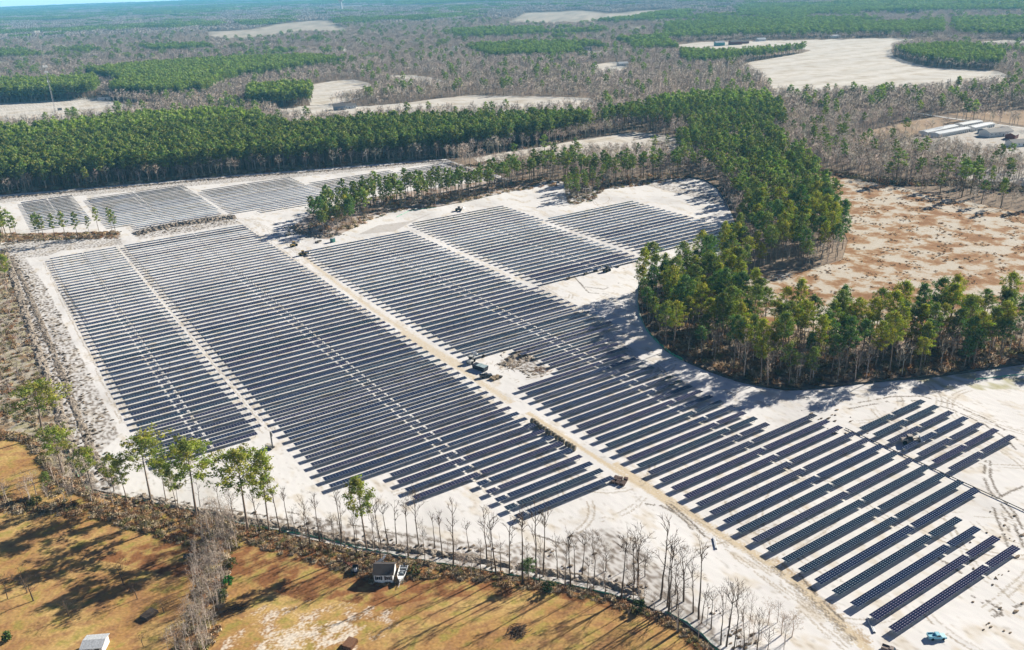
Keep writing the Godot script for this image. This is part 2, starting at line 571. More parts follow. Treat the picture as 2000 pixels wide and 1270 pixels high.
func make_site_ground() -> void:
	var area := Rect2(8, -785, 412, 745)
	var n := 1024
	var mask := PackedByteArray()
	mask.resize(n * n)
	# 1 churned soil with roots and clods, 2 tan track, 3 pine straw under trees, 4 grey damp sand
	fill(mask, n, n, area, pv([9.7,-592.3,18.4,-582.5,23.1,-495.5,23.7,-422.2,24.5,-341.5,24.9,-295.9,17.8,-288.1,18.2,-254.2,11,-264.1,8.4,-288.8,8.4,-337.3,7.9,-404.4,8.5,-507]), 1)
	fill(mask, n, n, area, pv([11.6,-602,26.1,-604.6,75.5,-581.9,72.2,-555.2,39.1,-565.7,30.5,-559.3,14.3,-566]), 1)
	fill(mask, n, n, area, pv([83.2,-584.9,98.1,-591.9,128.2,-592.2,148,-588,146.2,-558.3,116.1,-557.6,82.4,-561.2]), 1)
	fill(mask, n, n, area, pv([18.6,-256,29.1,-241.5,44.9,-221.6,60.8,-209.4,71,-195.9,87.7,-177.9,98.1,-167.6,110.5,-155.9,119.2,-158.1,129.9,-153.3,129.2,-139.7,126.8,-123.6,123.5,-108.1,119.4,-102.6,118.8,-115.2,108,-137,82.3,-168,53.1,-205.2,28.6,-239.2]), 1)
	fill(mask, n, n, area, pv([20,-766,73,-750,127,-731,196,-711,251,-689,355,-654,353,-641,244,-671,122,-709,18,-741]), 1)
	fill(mask, n, n, area, pv([172.8,-529.5,191.9,-551,208.5,-560.9,260.7,-570.6,299.8,-563.1,342.6,-558.3,354.7,-547.6,356.7,-522.4,317.1,-517.5,270.6,-509.9,248.6,-521.2,226.1,-518.5,200.2,-497.2,177.2,-483.2,169.7,-498.1]), 3)
	fill(mask, n, n, area, pv([349,-650,368,-645,349.6,-569.4,350.8,-541.5,324.4,-574.4]), 1)
	fill(mask, n, n, area, pv([196.8,-481.6,216.2,-493.3,236.4,-489.5,261,-499.7,234.1,-484.9,217.6,-473.5]), 4)
	fill(mask, n, n, area, pv([10.6,-629.4,28.1,-625.8,76.9,-590.1,73.7,-577.3,26.3,-607.3,9.4,-612.4]), 3)
	fill(mask, n, n, area, pv([163.2,-260,178.2,-267.5,177,-249.6,170.5,-245.6]), 1)
	fill(mask, n, n, area, pv([278.9,-159.8,302.5,-149.8,322.7,-141.4,345.4,-133.7,318,-120.7,296.6,-136.8,280.3,-146.5]), 5)
	var big := noise(3, 0.012, 4)
	var mid := noise(4, 0.05, 4)
	var fin := noise(6, 0.24, 3)
	var bi := big.get_image(n, n).get_data()
	var mi := mid.get_image(n, n).get_data()
	var fi := fin.get_image(n, n).get_data()
	var out := PackedByteArray()
	out.resize(n * n * 3)
	for k in n * n:
		var b := bi[k] / 255.0
		var m := mi[k] / 255.0
		var f := fi[k] / 255.0
		var r := 0.60 + 0.10 * (b - 0.5) + 0.05 * (m - 0.5)
		var g := r * 0.975
		var bl := r * 0.945
		var what := mask[k]
		var t := 0.0
		if m > 0.58:                       # thin tan crust and old grass
			t = minf((m - 0.58) * 3.2, 0.5) * (0.3 + f)
			r = lerpf(r, 0.44, t); g = lerpf(g, 0.36, t); bl = lerpf(bl, 0.24, t)
		if b < 0.36:
			t = minf((0.36 - b) * 3.0, 0.45) * (0.5 + m)
			r = lerpf(r, 0.47, t); g = lerpf(g, 0.455, t); bl = lerpf(bl, 0.44, t)
		if f > 0.72 and m > 0.5:           # specks of bark and root
			t = 0.35
			r = lerpf(r, 0.2, t); g = lerpf(g, 0.17, t); bl = lerpf(bl, 0.13, t)
		if what == 1:
			t = clampf((f - 0.46) * 5.0, 0.0, 1.0) * 0.75 + 0.12
			r = lerpf(r, 0.16, t); g = lerpf(g, 0.13, t); bl = lerpf(bl, 0.105, t)
		elif what == 3:
			t = 0.55 + 0.4 * clampf((m - 0.35) * 2.5, 0.0, 1.0)
			r = lerpf(r, 0.24, t); g = lerpf(g, 0.155, t); bl = lerpf(bl, 0.10, t)
		elif what == 4:
			t = 0.6
			r = lerpf(r, 0.33, t); g = lerpf(g, 0.30, t); bl = lerpf(bl, 0.27, t)
		elif what == 5:
			t = clampf((m - 0.38) * 2.4, 0.0, 0.6)
			r = lerpf(r, 0.30, t); g = lerpf(g, 0.29, t); bl = lerpf(bl, 0.13, t)
		var c := Color(r, g, bl).linear_to_srgb()
		out[k * 3] = int(c.r * 255); out[k * 3 + 1] = int(c.g * 255); out[k * 3 + 2] = int(c.b * 255)
	var im := Image.create_from_data(n, n, false, Image.FORMAT_RGB8, out)
	im.resize(2048, 2048, Image.INTERPOLATE_BILINEAR)
	var tan_c := Color(0.49, 0.405, 0.285)
	var dark := Color(0.13, 0.11, 0.09)
	# the sand road and its worn tan edges
	stroke(im, area, pv([152.9,-460.1,150.1,-415.7,148.5,-372,148.2,-326,149.2,-289.6,150.5,-272.7]), 2.6, tan_c, 0.4, 31, 0.25, 20)
	stroke(im, area, pv([146,-321.6,147,-290,148,-270.4,148.1,-251.2,148.3,-233.7]), 3.2, tan_c, 0.5, 32, 0.25, 24)
	stroke(im, area, pv([148.8,-224.4,149,-203.2,149.1,-181.5,149.8,-162.9,150.1,-147.9]), 1.6, tan_c, 0.65, 33, 0.2, 20)
	stroke(im, area, pv([151.7,-179.6,151.6,-155.8,151.2,-135,152.6,-118.1,151.7,-105.9,148.9,-93.3,146.2,-83,143.8,-76.3]), 2.6, tan_c, 0.7, 34, 0.2, 26)
	stroke(im, area, pv([152.3,-117.8,150.6,-106.6,148.4,-95.8,146.1,-85.6]), 2.2, dark, 0.6, 35, 0.45, 8)
	stroke(im, area, pv([155,-118.5,153.7,-106.8,151.1,-94.9,148.5,-84.7]), 2.0, Color(0.33, 0.24, 0.15), 0.6, 36, 0.35, 10)
	# lanes that the trucks use, and loose tracks over the open sand
	var tr := RandomNumberGenerator.new()
	tr.seed = 2024
	for lane in [pv([29,-545.3,28.7,-461.5,29.5,-374.2,28.6,-302.3]), pv([69.7,-554.4,71.1,-428.2,70.2,-333.7,68.3,-263.8]), pv([146,-551.9,145.3,-466.3,141.3,-355.6,137.9,-273.2,135.4,-214.1,135.8,-180.1]), pv([229.2,-332.2,223.1,-283.7,211.7,-241.9]), pv([153.5,-571,156.3,-497.5,152.4,-460.5]), pv([150.1,-154.3,149.6,-127.7,147.6,-104.1,143.6,-83.9]), pv([288.5,-441,278.8,-383.4,300.2,-340.7])]:
		for q in 5:
			var line := PackedVector2Array()
			for p in along(lane, 4.0):
				line.append(p + Vector2(tr.randf_range(-0.35, 0.35) + (q - 2) * 1.1, tr.randf_range(-0.35, 0.35)))
			stroke(im, area, line, 0.6, Color(0.30, 0.25, 0.19), 0.5, 200 + q, 0.4, 3)
	for k in 90:
		var spot: Vector2 = [Vector2(250, -110), Vector2(225, -85), Vector2(170, -100), Vector2(130, -160), Vector2(160, -130), Vector2(225, -310), Vector2(340, -460), Vector2(300, -500), Vector2(150, -560), Vector2(40, -380), Vector2(260, -150), Vector2(215, -230)][k % 12] + Vector2(tr.randfn() * 22, tr.randfn() * 18)
		var head := tr.randf() * TAU
		var curve := tr.randfn() * 0.05
		var one := PackedVector2Array()
		var two := PackedVector2Array()
		for s in tr.randi_range(8, 26):
			one.append(spot)
			two.append(spot + Vector2(-sin(head), cos(head)) * 1.7)
			spot += Vector2(cos(head), sin(head)) * 1.6
			head += curve
		for line in [one, two]:
			stroke(im, area, line, 0.55, Color(0.28, 0.235, 0.18), tr.randf_range(0.25, 0.65), 400 + k, 0.4, 3)
	# tyre tracks
	var lines := [
		pv([244.2,-160.9,260.8,-156,269.7,-149.8,272.4,-139.8,271.8,-128.5,268,-116.9,262.2,-108.1]),
		pv([239.6,-159.6,257.6,-153.9,266.5,-147.7,268.7,-138.3,267.7,-127,264,-116.4,258.1,-109.2]),
		pv([245.5,-112.7,236.6,-108.2,230.9,-103.7,227.7,-99.5]), pv([247.2,-112.2,238.1,-107.1,232.6,-102.5,229.8,-98.9]),
		pv([227.7,-99.5,234.9,-99.1,240.5,-98.4]), pv([226.2,-97.4,223.3,-93.3,217.7,-88.5,211.5,-83.2]), pv([228.3,-97.5,224.9,-92.7,219.1,-87.5]),
		pv([224.2,-97.3,220.5,-93.2,215.1,-88.9,208.8,-83.8]), pv([223.3,-97.9,218.2,-94,212.7,-89.3,208.3,-85.5]),
		pv([189.3,-93.9,189.2,-89.3,188.4,-86.4]), pv([182.5,-80.4,182,-76.2,181.7,-72.1]), pv([183.6,-80.3,183.5,-75.8,183.2,-70.8]),
		pv([149.2,-153.3,148.5,-149.1,147.8,-143.4,145.9,-137.4]), pv([150.4,-152.4,148.9,-142.6,147.1,-135.1]), pv([144.4,-156.8,147.5,-153.6,148.3,-149.1]),
		pv([29.8,-490.1,30.8,-459.8,31.7,-432.4]), pv([31.2,-489,31.9,-449.8,32.7,-423.4]), pv([27.5,-486.8,29.1,-446.6,29.3,-418]),
		pv([106.6,-170.2,110.9,-161.2,115,-152.6]), pv([71,-195.9,80.9,-183.4,90.5,-171.3,99.7,-159.8]), pv([56.8,-215.5,66.9,-201.2,77.5,-189.4]),
		pv([19.9,-255.1,37.5,-232.8,51.1,-217.1,63.6,-200.6]), pv([155.4,-110.5,151.6,-101.2,149.9,-92.6]), pv([179.5,-73.6,185,-73,189.7,-71.8]),
		pv([435,-620,435,-589,437,-564]), pv([252.5,-334,246.9,-318.1,252.5,-308.8,264.9,-311.8]), pv([251,-329.9,243.3,-309.5,249.8,-301.6]),
	]
	for i in lines.size():
		stroke(im, area, lines[i], 0.7, dark, 0.7, 50 + i, 0.3, 4)
	var hm := noise(14, 0.15, 4).get_image(1024, 1024)
	hm.convert(Image.FORMAT_RGB8)
	var m := StandardMaterial3D.new()
	m.resource_name = "bleached sand"
	m.albedo_texture = ImageTexture.create_from_image(im)
	m.roughness = 0.95
	m.metallic_specular = 0.15
	m.heightmap_enabled = true
	m.heightmap_texture = ImageTexture.create_from_image(hm)
	m.heightmap_scale = 6.0
	struct("sandy_ground", sheet(sand, 0.0, area), m)

	# the lawn below the fence
	var la := Rect2(-30, -225, 230, 175)
	var w := 768
	var lm := PackedByteArray()
	lm.resize(w * w)
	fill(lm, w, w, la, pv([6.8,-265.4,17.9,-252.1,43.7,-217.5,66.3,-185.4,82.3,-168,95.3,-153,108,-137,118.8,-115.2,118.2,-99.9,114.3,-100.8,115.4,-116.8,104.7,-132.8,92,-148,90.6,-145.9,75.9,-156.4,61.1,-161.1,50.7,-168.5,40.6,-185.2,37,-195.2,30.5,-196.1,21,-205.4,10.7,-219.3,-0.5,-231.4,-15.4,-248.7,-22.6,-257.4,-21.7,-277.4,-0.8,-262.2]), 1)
	fill(lm, w, w, la, pv([22.2,-165.7,28.9,-176.9,38.7,-179.4,52.1,-172.1,65.3,-158.2,63.1,-151,51.8,-152.3,47.7,-145.9]), 4)
	fill(lm, w, w, la, pv([28,-161.6,35.1,-168.6,43.8,-167.9,51.2,-163.3,56.6,-157.3,51.9,-155.7,45.8,-156.5,42.9,-149.2]), 2)
	fill(lm, w, w, la, pv([-19.3,-333.2,-1.5,-313.2,2.6,-279.3,10.5,-260.9,17.2,-248.2,2,-261.9,-5.4,-272.5,-21.7,-277.4]), 3)
	bi = noise(41, 0.011, 3).get_image(w, w).get_data()
	mi = noise(42, 0.045, 4).get_image(w, w).get_data()
	fi = noise(43, 0.3, 3).get_image(w, w).get_data()
	out = PackedByteArray()
	out.resize(w * w * 3)
	for k in w * w:
		var b := bi[k] / 255.0
		var mm := mi[k] / 255.0
		var f := fi[k] / 255.0
		var c := Color(0.34, 0.195, 0.075).lerp(Color(0.45, 0.305, 0.12), clampf((b - 0.3) * 2.0, 0, 1))
		c = c.lerp(Color(0.25, 0.225, 0.055), clampf((0.42 - mm) * 3.0, 0, 0.7))
		c = c.lerp(Color(0.27, 0.145, 0.07), clampf((mm - 0.5) * 3.0, 0, 0.8))
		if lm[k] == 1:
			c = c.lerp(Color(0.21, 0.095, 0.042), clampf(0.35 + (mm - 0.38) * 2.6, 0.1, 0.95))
		elif lm[k] == 2:
			c = c.lerp(Color(0.60, 0.54, 0.45), clampf((mm * 0.6 + f * 0.4 - 0.40) * 5.0, 0, 0.9))
		elif lm[k] == 4:
			c = c.lerp(Color(0.60, 0.54, 0.45), clampf((mm * 0.6 + f * 0.4 - 0.56) * 5.0, 0, 0.8))
		elif lm[k] == 3:
			c = c.lerp(Color(0.27, 0.165, 0.095), clampf(0.5 + (mm - 0.3) * 1.2, 0.4, 0.95))
		var g := 0.78 + 0.44 * f
		c = Color(c.r * g, c.g * g, c.b * g).linear_to_srgb()
		out[k * 3] = int(c.r * 255); out[k * 3 + 1] = int(c.g * 255); out[k * 3 + 2] = int(c.b * 255)
	var lt := Image.create_from_data(w, w, false, Image.FORMAT_RGB8, out)
	var lh := noise(44, 0.25, 3).get_image(w, w)
	lh.convert(Image.FORMAT_RGB8)
	var l := StandardMaterial3D.new()
	l.resource_name = "winter grass"
	l.albedo_texture = ImageTexture.create_from_image(lt)
	l.roughness = 0.95
	l.metallic_specular = 0.1
	l.heightmap_enabled = true
	l.heightmap_texture = ImageTexture.create_from_image(lh)
	l.heightmap_scale = 12.0
	struct("lawn", sheet(lawn, -0.03, la), l)
	var strip := ground_mat("bleached weeds", ramp_tex(61, 0.012, [[0.0, Color(0.20, 0.12, 0.07)], [0.3, Color(0.36, 0.26, 0.16)], [0.48, Color(0.55, 0.50, 0.42)], [0.75, Color(0.40, 0.36, 0.2)], [1.0, Color(0.6, 0.56, 0.5)]]), 70.0, 5.0)
	struct("rough_ground", sheet(left_strip, -0.05), strip)
	var cut := ground_mat("cut-over ground", ramp_tex(62, 0.006, [[0.0, Color(0.24, 0.12, 0.055)], [0.34, Color(0.36, 0.20, 0.10)], [0.48, Color(0.46, 0.31, 0.185)], [0.57, Color(0.60, 0.53, 0.43)], [1.0, Color(0.66, 0.62, 0.55)]], 1024, 8, 0.68), 150.0, 3.0)
	struct("cut_over_ground", sheet(clearcut, -0.06), cut)


func make_fields() -> void:
	var pale := ground_mat("pale stubble", ramp_tex(71, 0.01, [[0.0, Color(0.52, 0.44, 0.34)], [0.4, Color(0.66, 0.61, 0.53)], [0.7, Color(0.72, 0.68, 0.62)], [1.0, Color(0.58, 0.52, 0.43)]], 512, 6), 190.0, 17.0)
	var tan_m := ground_mat("tan stubble", ramp_tex(72, 0.012, [[0.0, Color(0.34, 0.24, 0.15)], [0.5, Color(0.42, 0.30, 0.20)], [1.0, Color(0.48, 0.38, 0.27)]], 256, 5), 150.0, 13.0)
	var gravel := ground_mat("pale gravel", ramp_tex(73, 0.02, [[0.0, Color(0.50, 0.47, 0.42)], [0.6, Color(0.62, 0.58, 0.53)], [1.0, Color(0.46, 0.36, 0.24)]], 256, 5), 60.0, 9.0)
	for f in [pale, tan_m]:
		f.uv2_scale = Vector3(1.0 / 9.0, 1.0 / 9.0, 1.0 / 240.0)
	for i in fields.size():
		var m: Material = pale
		if i in [4, 5]:
			m = tan_m
		elif i in [6, 17]:
			m = gravel
		struct("field", sheet(fields[i], -0.10 - 0.006 * i), m)
	var road := pv([849,-595,858,-563,860,-528,853,-495,849,-461,844,-414,838,-358])
	var b := MB.new()
	for i in road.size() - 1:
		var d := (road[i + 1] - road[i]).normalized()
		var s := Vector2(-d.y, d.x) * 3.4
		var p := [road[i] - s, road[i] + s, road[i + 1] + s, road[i + 1] - s]
		b.quad(Vector3(p[0].x, -0.06, p[0].y), Vector3(p[3].x, -0.06, p[3].y), Vector3(p[2].x, -0.06, p[2].y), Vector3(p[1].x, -0.06, p[1].y))
	struct("country_road", b.mesh(), mat("road chippings", lin(0.5, 0.48, 0.45), 0.9, 0.0, 0.1))


func make_berms() -> void:   # windrows of soil pushed up by the graders
	var lines := [
		[pv([10.4,-594.5,9.8,-511.2,9.2,-409.2,9.3,-339.2,9.2,-292.4,11.1,-266.5]), 2.0, 0.9],
		[pv([12.2,-574.2,14,-497.5,14.6,-413.8,14.8,-357.4,14.6,-312.8,14.9,-280,17.6,-261]), 1.5, 0.45],
		[pv([10.1,-606,26.1,-604.6,48.6,-595,76.2,-584.4]), 2.4, 0.9],
		[pv([82.8,-575.9,105.7,-582.2,128.5,-579.9,148.9,-576.6]), 5.5, 1.5],
		[pv([20.6,-251.1,36.8,-230,54.1,-208.1,68,-189.2,84.2,-171.5,97.3,-156.2,110.2,-139.8,118.3,-127.3]), 1.6, 0.8],
		[pv([20,-757,72,-743,126,-727,195,-707]), 2.2, 0.9],
		[pv([195,-707,249,-685,307,-667,353,-655]), 1.8, 0.7],
		[pv([171.1,-527.7,169.7,-507.1,176.4,-489.7,189.2,-491]), 3.0, 1.5],
		[pv([350,-637,347.4,-589.4,346.3,-545.5]), 3.6, 1.2],
		[pv([162.9,-263.3,174.8,-270.1,175.5,-259.9]), 2.4, 0.8],
	]
	var m := ground_mat("pushed-up soil", ramp_tex(64, 0.03, [[0.0, Color(0.07, 0.055, 0.042)], [0.45, Color(0.14, 0.11, 0.085)], [0.6, Color(0.30, 0.26, 0.215)], [1.0, Color(0.50, 0.46, 0.41)]], 512, 5), 9.0)
	var nz := noise(65, 0.32, 4)
	var clods := []
	var tints := []
	var r := RandomNumberGenerator.new()
	r.seed = 12
	for l in lines:
		var ps := along(l[0], 0.7)
		var b := MB.new()
		var cols := 11
		var rows := []
		for i in ps.size():
			var d := (ps[mini(i + 1, ps.size() - 1)] - ps[maxi(i - 1, 0)]).normalized()
			var side := Vector2(-d.y, d.x)
			var row := []
			for k in cols:
				var t := (k / float(cols - 1)) * 2.0 - 1.0
				var w: float = l[1] * (1.0 + 0.4 * nz.get_noise_2d(ps[i].x * 0.4, ps[i].y * 0.4))
				var q := ps[i] + side * t * w
				var hh: float = l[2] * maxf(0.0, 1.0 - t * t) * (0.55 + 1.3 * nz.get_noise_2d(q.x, q.y)) - 0.02 - (0.05 if absf(t) > 0.95 else 0.0)
				if i == 0 or i == ps.size() - 1:
					hh = -0.06
				row.append(Vector3(q.x, hh, q.y))
			rows.append(row)
			if r.randf() < 0.9:
				var q2: Vector2 = ps[i] + side * r.randf_range(-2.4, 2.4) * l[1]
				var s := r.randf_range(0.15, 0.55) * (1.5 if r.randf() < 0.1 else 1.0)
				clods.append(Transform3D(Basis.from_euler(Vector3(r.randf() * 6, r.randf() * 6, r.randf() * 6)).scaled(Vector3(s * 1.5, s * 0.8, s)), Vector3(q2.x, s * 0.3, q2.y)))
				var g := r.randf_range(0.5, 1.3)
				tints.append(Color(0.2 * g, 0.16 * g, 0.12 * g))
		for i in rows.size() - 1:
			for k in cols - 1:
				b.quad(rows[i][k], rows[i + 1][k], rows[i + 1][k + 1], rows[i][k + 1])
		struct("soil_berm", b.mesh(), m)
	# clods and root balls on the churned ground
	var churned := [[pv([14.8,-572.1,23.1,-495.5,23.7,-422.2,24.5,-341.5,24.9,-295.9,17.8,-288.1,19.3,-259.8,11.7,-269,10.4,-330.6,10.4,-417.1]), 520], [pv([81.8,-570.7,97.5,-589.1,127.1,-587.9,147.2,-585.2,147,-561,116.8,-560.2]), 260], [pv([18.4,-254.8,44.6,-220.5,70,-193.6,97.4,-166.4,118.3,-157,125.2,-137.2,124.2,-120.8,119.3,-117.5,109,-138.3,83.1,-169.5,53.6,-206.6,29,-241]), 420], [pv([164.8,-258.8,174.2,-265.4,180.3,-259.4,173.4,-246.3,164.7,-244.3]), 90], [pv([226.8,-169.1,241.4,-163,231.1,-143.3,220.3,-147.1]), 50], [pv([215.1,-100.7,230.1,-93,179.4,-66.4,171.6,-74]), 120], [pv([127.9,-115.8,129.3,-104,130,-95.4,120.3,-101.9]), 60]]
	for e in churned:
		var box := bounds(e[0])
		var made := 0
		while made < e[1]:
			var q := Vector2(r.randf_range(box.position.x, box.end.x), r.randf_range(box.position.y, box.end.y))
			made += 1
			if not Geometry2D.is_point_in_polygon(q, e[0]):
				continue
			var s := r.randf_range(0.12, 0.45)
			clods.append(Transform3D(Basis.from_euler(Vector3(r.randf() * 0.5, r.randf() * 6, r.randf() * 0.5)).scaled(Vector3(s * r.randf_range(1, 3), s * 0.7, s)), Vector3(q.x, s * 0.25, q.y)))
			var g := r.randf_range(0.4, 1.2)
			tints.append(Color(0.2 * g, 0.155 * g, 0.11 * g))
	var cb := MB.new()
	clump_rock(cb, 5)
	stuff("dirt_clods", cb.mesh(), leaf_mat("clod soil", Color.WHITE, Color.BLACK, 0.95), clods, tints, "brown clods and broken roots strewn over the churned sand beside the berms", "soil")


func clump_rock(b: MB, s: int) -> void:
	var r := RandomNumberGenerator.new()
	r.seed = s
	var ring := []
	for k in 3:
		var row := []
		for i in 6:
			var t := TAU * (i + 0.5 * k) / 6
			var rad: float = [0.75, 1.0, 0.6][k] * r.randf_range(0.7, 1.2)
			row.append(Vector3(cos(t) * rad, [-0.5, 0.1, 0.7][k] + r.randf_range(-0.15, 0.15), sin(t) * rad))
		ring.append(row)
	for k in 2:
		for i in 6:
			var j := (i + 1) % 6
			b.quad(ring[k][j], ring[k + 1][j], ring[k + 1][i], ring[k][i])
	for i in 6:
		b.tri(ring[2][(i + 1) % 6], Vector3(0, 1.0, 0), ring[2][i])


func bounds(p: PackedVector2Array) -> Rect2:
	var r := Rect2(p[0], Vector2.ZERO)
	for q in p:
		r = r.expand(q)
	return r


# ---------------------------------------------------------------- the rows of solar panels

func glass_tex() -> ImageTexture:   # one module: dark thin-film glass, pale frame along two sides, corner clip, their glint painted in
	var im := Image.create_empty(32, 16, false, Image.FORMAT_RGB8)
	var base := Color(0.011, 0.016, 0.04).linear_to_srgb()
	var line := Color(0.055, 0.06, 0.085).linear_to_srgb()
	im.fill(base)
	for x in 32:
		for y in 16:
			if x % 4 == 3:
				im.set_pixel(x, y, Color(0.016, 0.022, 0.052).linear_to_srgb())
	for x in 32:
		im.set_pixel(x, 15, Color(0.26, 0.25, 0.27).linear_to_srgb())
	for y in 16:
		im.set_pixel(0, y, line)
	for x in 4:
		for y in 4:
			im.set_pixel(x, 15 - y, Color(0.75, 0.75, 0.77).linear_to_srgb())
	return ImageTexture.create_from_image(im)


var glass: Array = []
var section_cache := {}
var strip_cache := {}


func strip_mesh(l: float, w: float) -> ArrayMesh:   # one line of modules, its glass uppermost
	var key := "%.1f/%.2f" % [l, w]
	if not strip_cache.has(key):
		var b := MB.new()
		b.box(Transform3D(Basis.IDENTITY, Vector3(l * 0.5, -0.02, 0)), Vector3(l, 0.04, w))
		for i in b.v.size():
			var p := b.v[i]
			b.u[i] = Vector2(p.x / 1.0, p.z / w + 0.5)
		strip_cache[key] = b.mesh()
	return strip_cache[key]


func section_mesh(l: float) -> ArrayMesh:   # four lines of modules with the gaps between them
	var key := "%.1f" % l
	if not section_cache.has(key):
		var b := MB.new()
		for s in 4:
			var z := (s - 1.5) * 0.55
			var from := b.v.size()
			b.box(Transform3D(Basis.IDENTITY, Vector3(l * 0.5, -0.02, z)), Vector3(l, 0.04, 0.525))
			for i in range(from, b.v.size()):
				b.u[i] = Vector2(b.v[i].x, (b.v[i].z - z) / 0.525 + 0.5)
		section_cache[key] = b.mesh()
	return section_cache[key]


func posts_mesh(l: float) -> ArrayMesh:
	var key := "posts%.1f" % l
	if not section_cache.has(key):
		var b := MB.new()
		var n := maxi(1, int(l / 6.5))
		for i in n + 1:
			var x := 0.6 + (l - 1.2) * i / n
			b.box(Transform3D(Basis.IDENTITY, Vector3(x, PANEL_H * 0.5 - 0.2, 0)), Vector3(0.12, PANEL_H + 0.1, 0.16))
		section_cache[key] = b.mesh()
	return section_cache[key]


func tube_mesh(l: float) -> ArrayMesh:
	var key := "tube%.1f" % l
	if not section_cache.has(key):
		var b := MB.new()
		b.tube(Vector3(0, 0, 0), Vector3(l, 0, 0), 0.07, 0.07, 6, Color.WHITE, true)
		section_cache[key] = b.mesh()
	return section_cache[key]


func motor_mesh() -> ArrayMesh:
	if not section_cache.has("motor"):
		var b := MB.new()
		b.box(Transform3D(Basis.IDENTITY, Vector3(0, 0.05, 0)), Vector3(0.3, 0.35, 0.35))
		b.tube(Vector3(0, -0.1, -0.5), Vector3(0, -0.1, 0.5), 0.09, 0.09, 6, Color.WHITE, true)
		b.box(Transform3D(Basis.IDENTITY, Vector3(0, -0.8, 0)), Vector3(0.16, 1.5, 0.2))
		section_cache["motor"] = b.mesh()
	return section_cache["motor"]


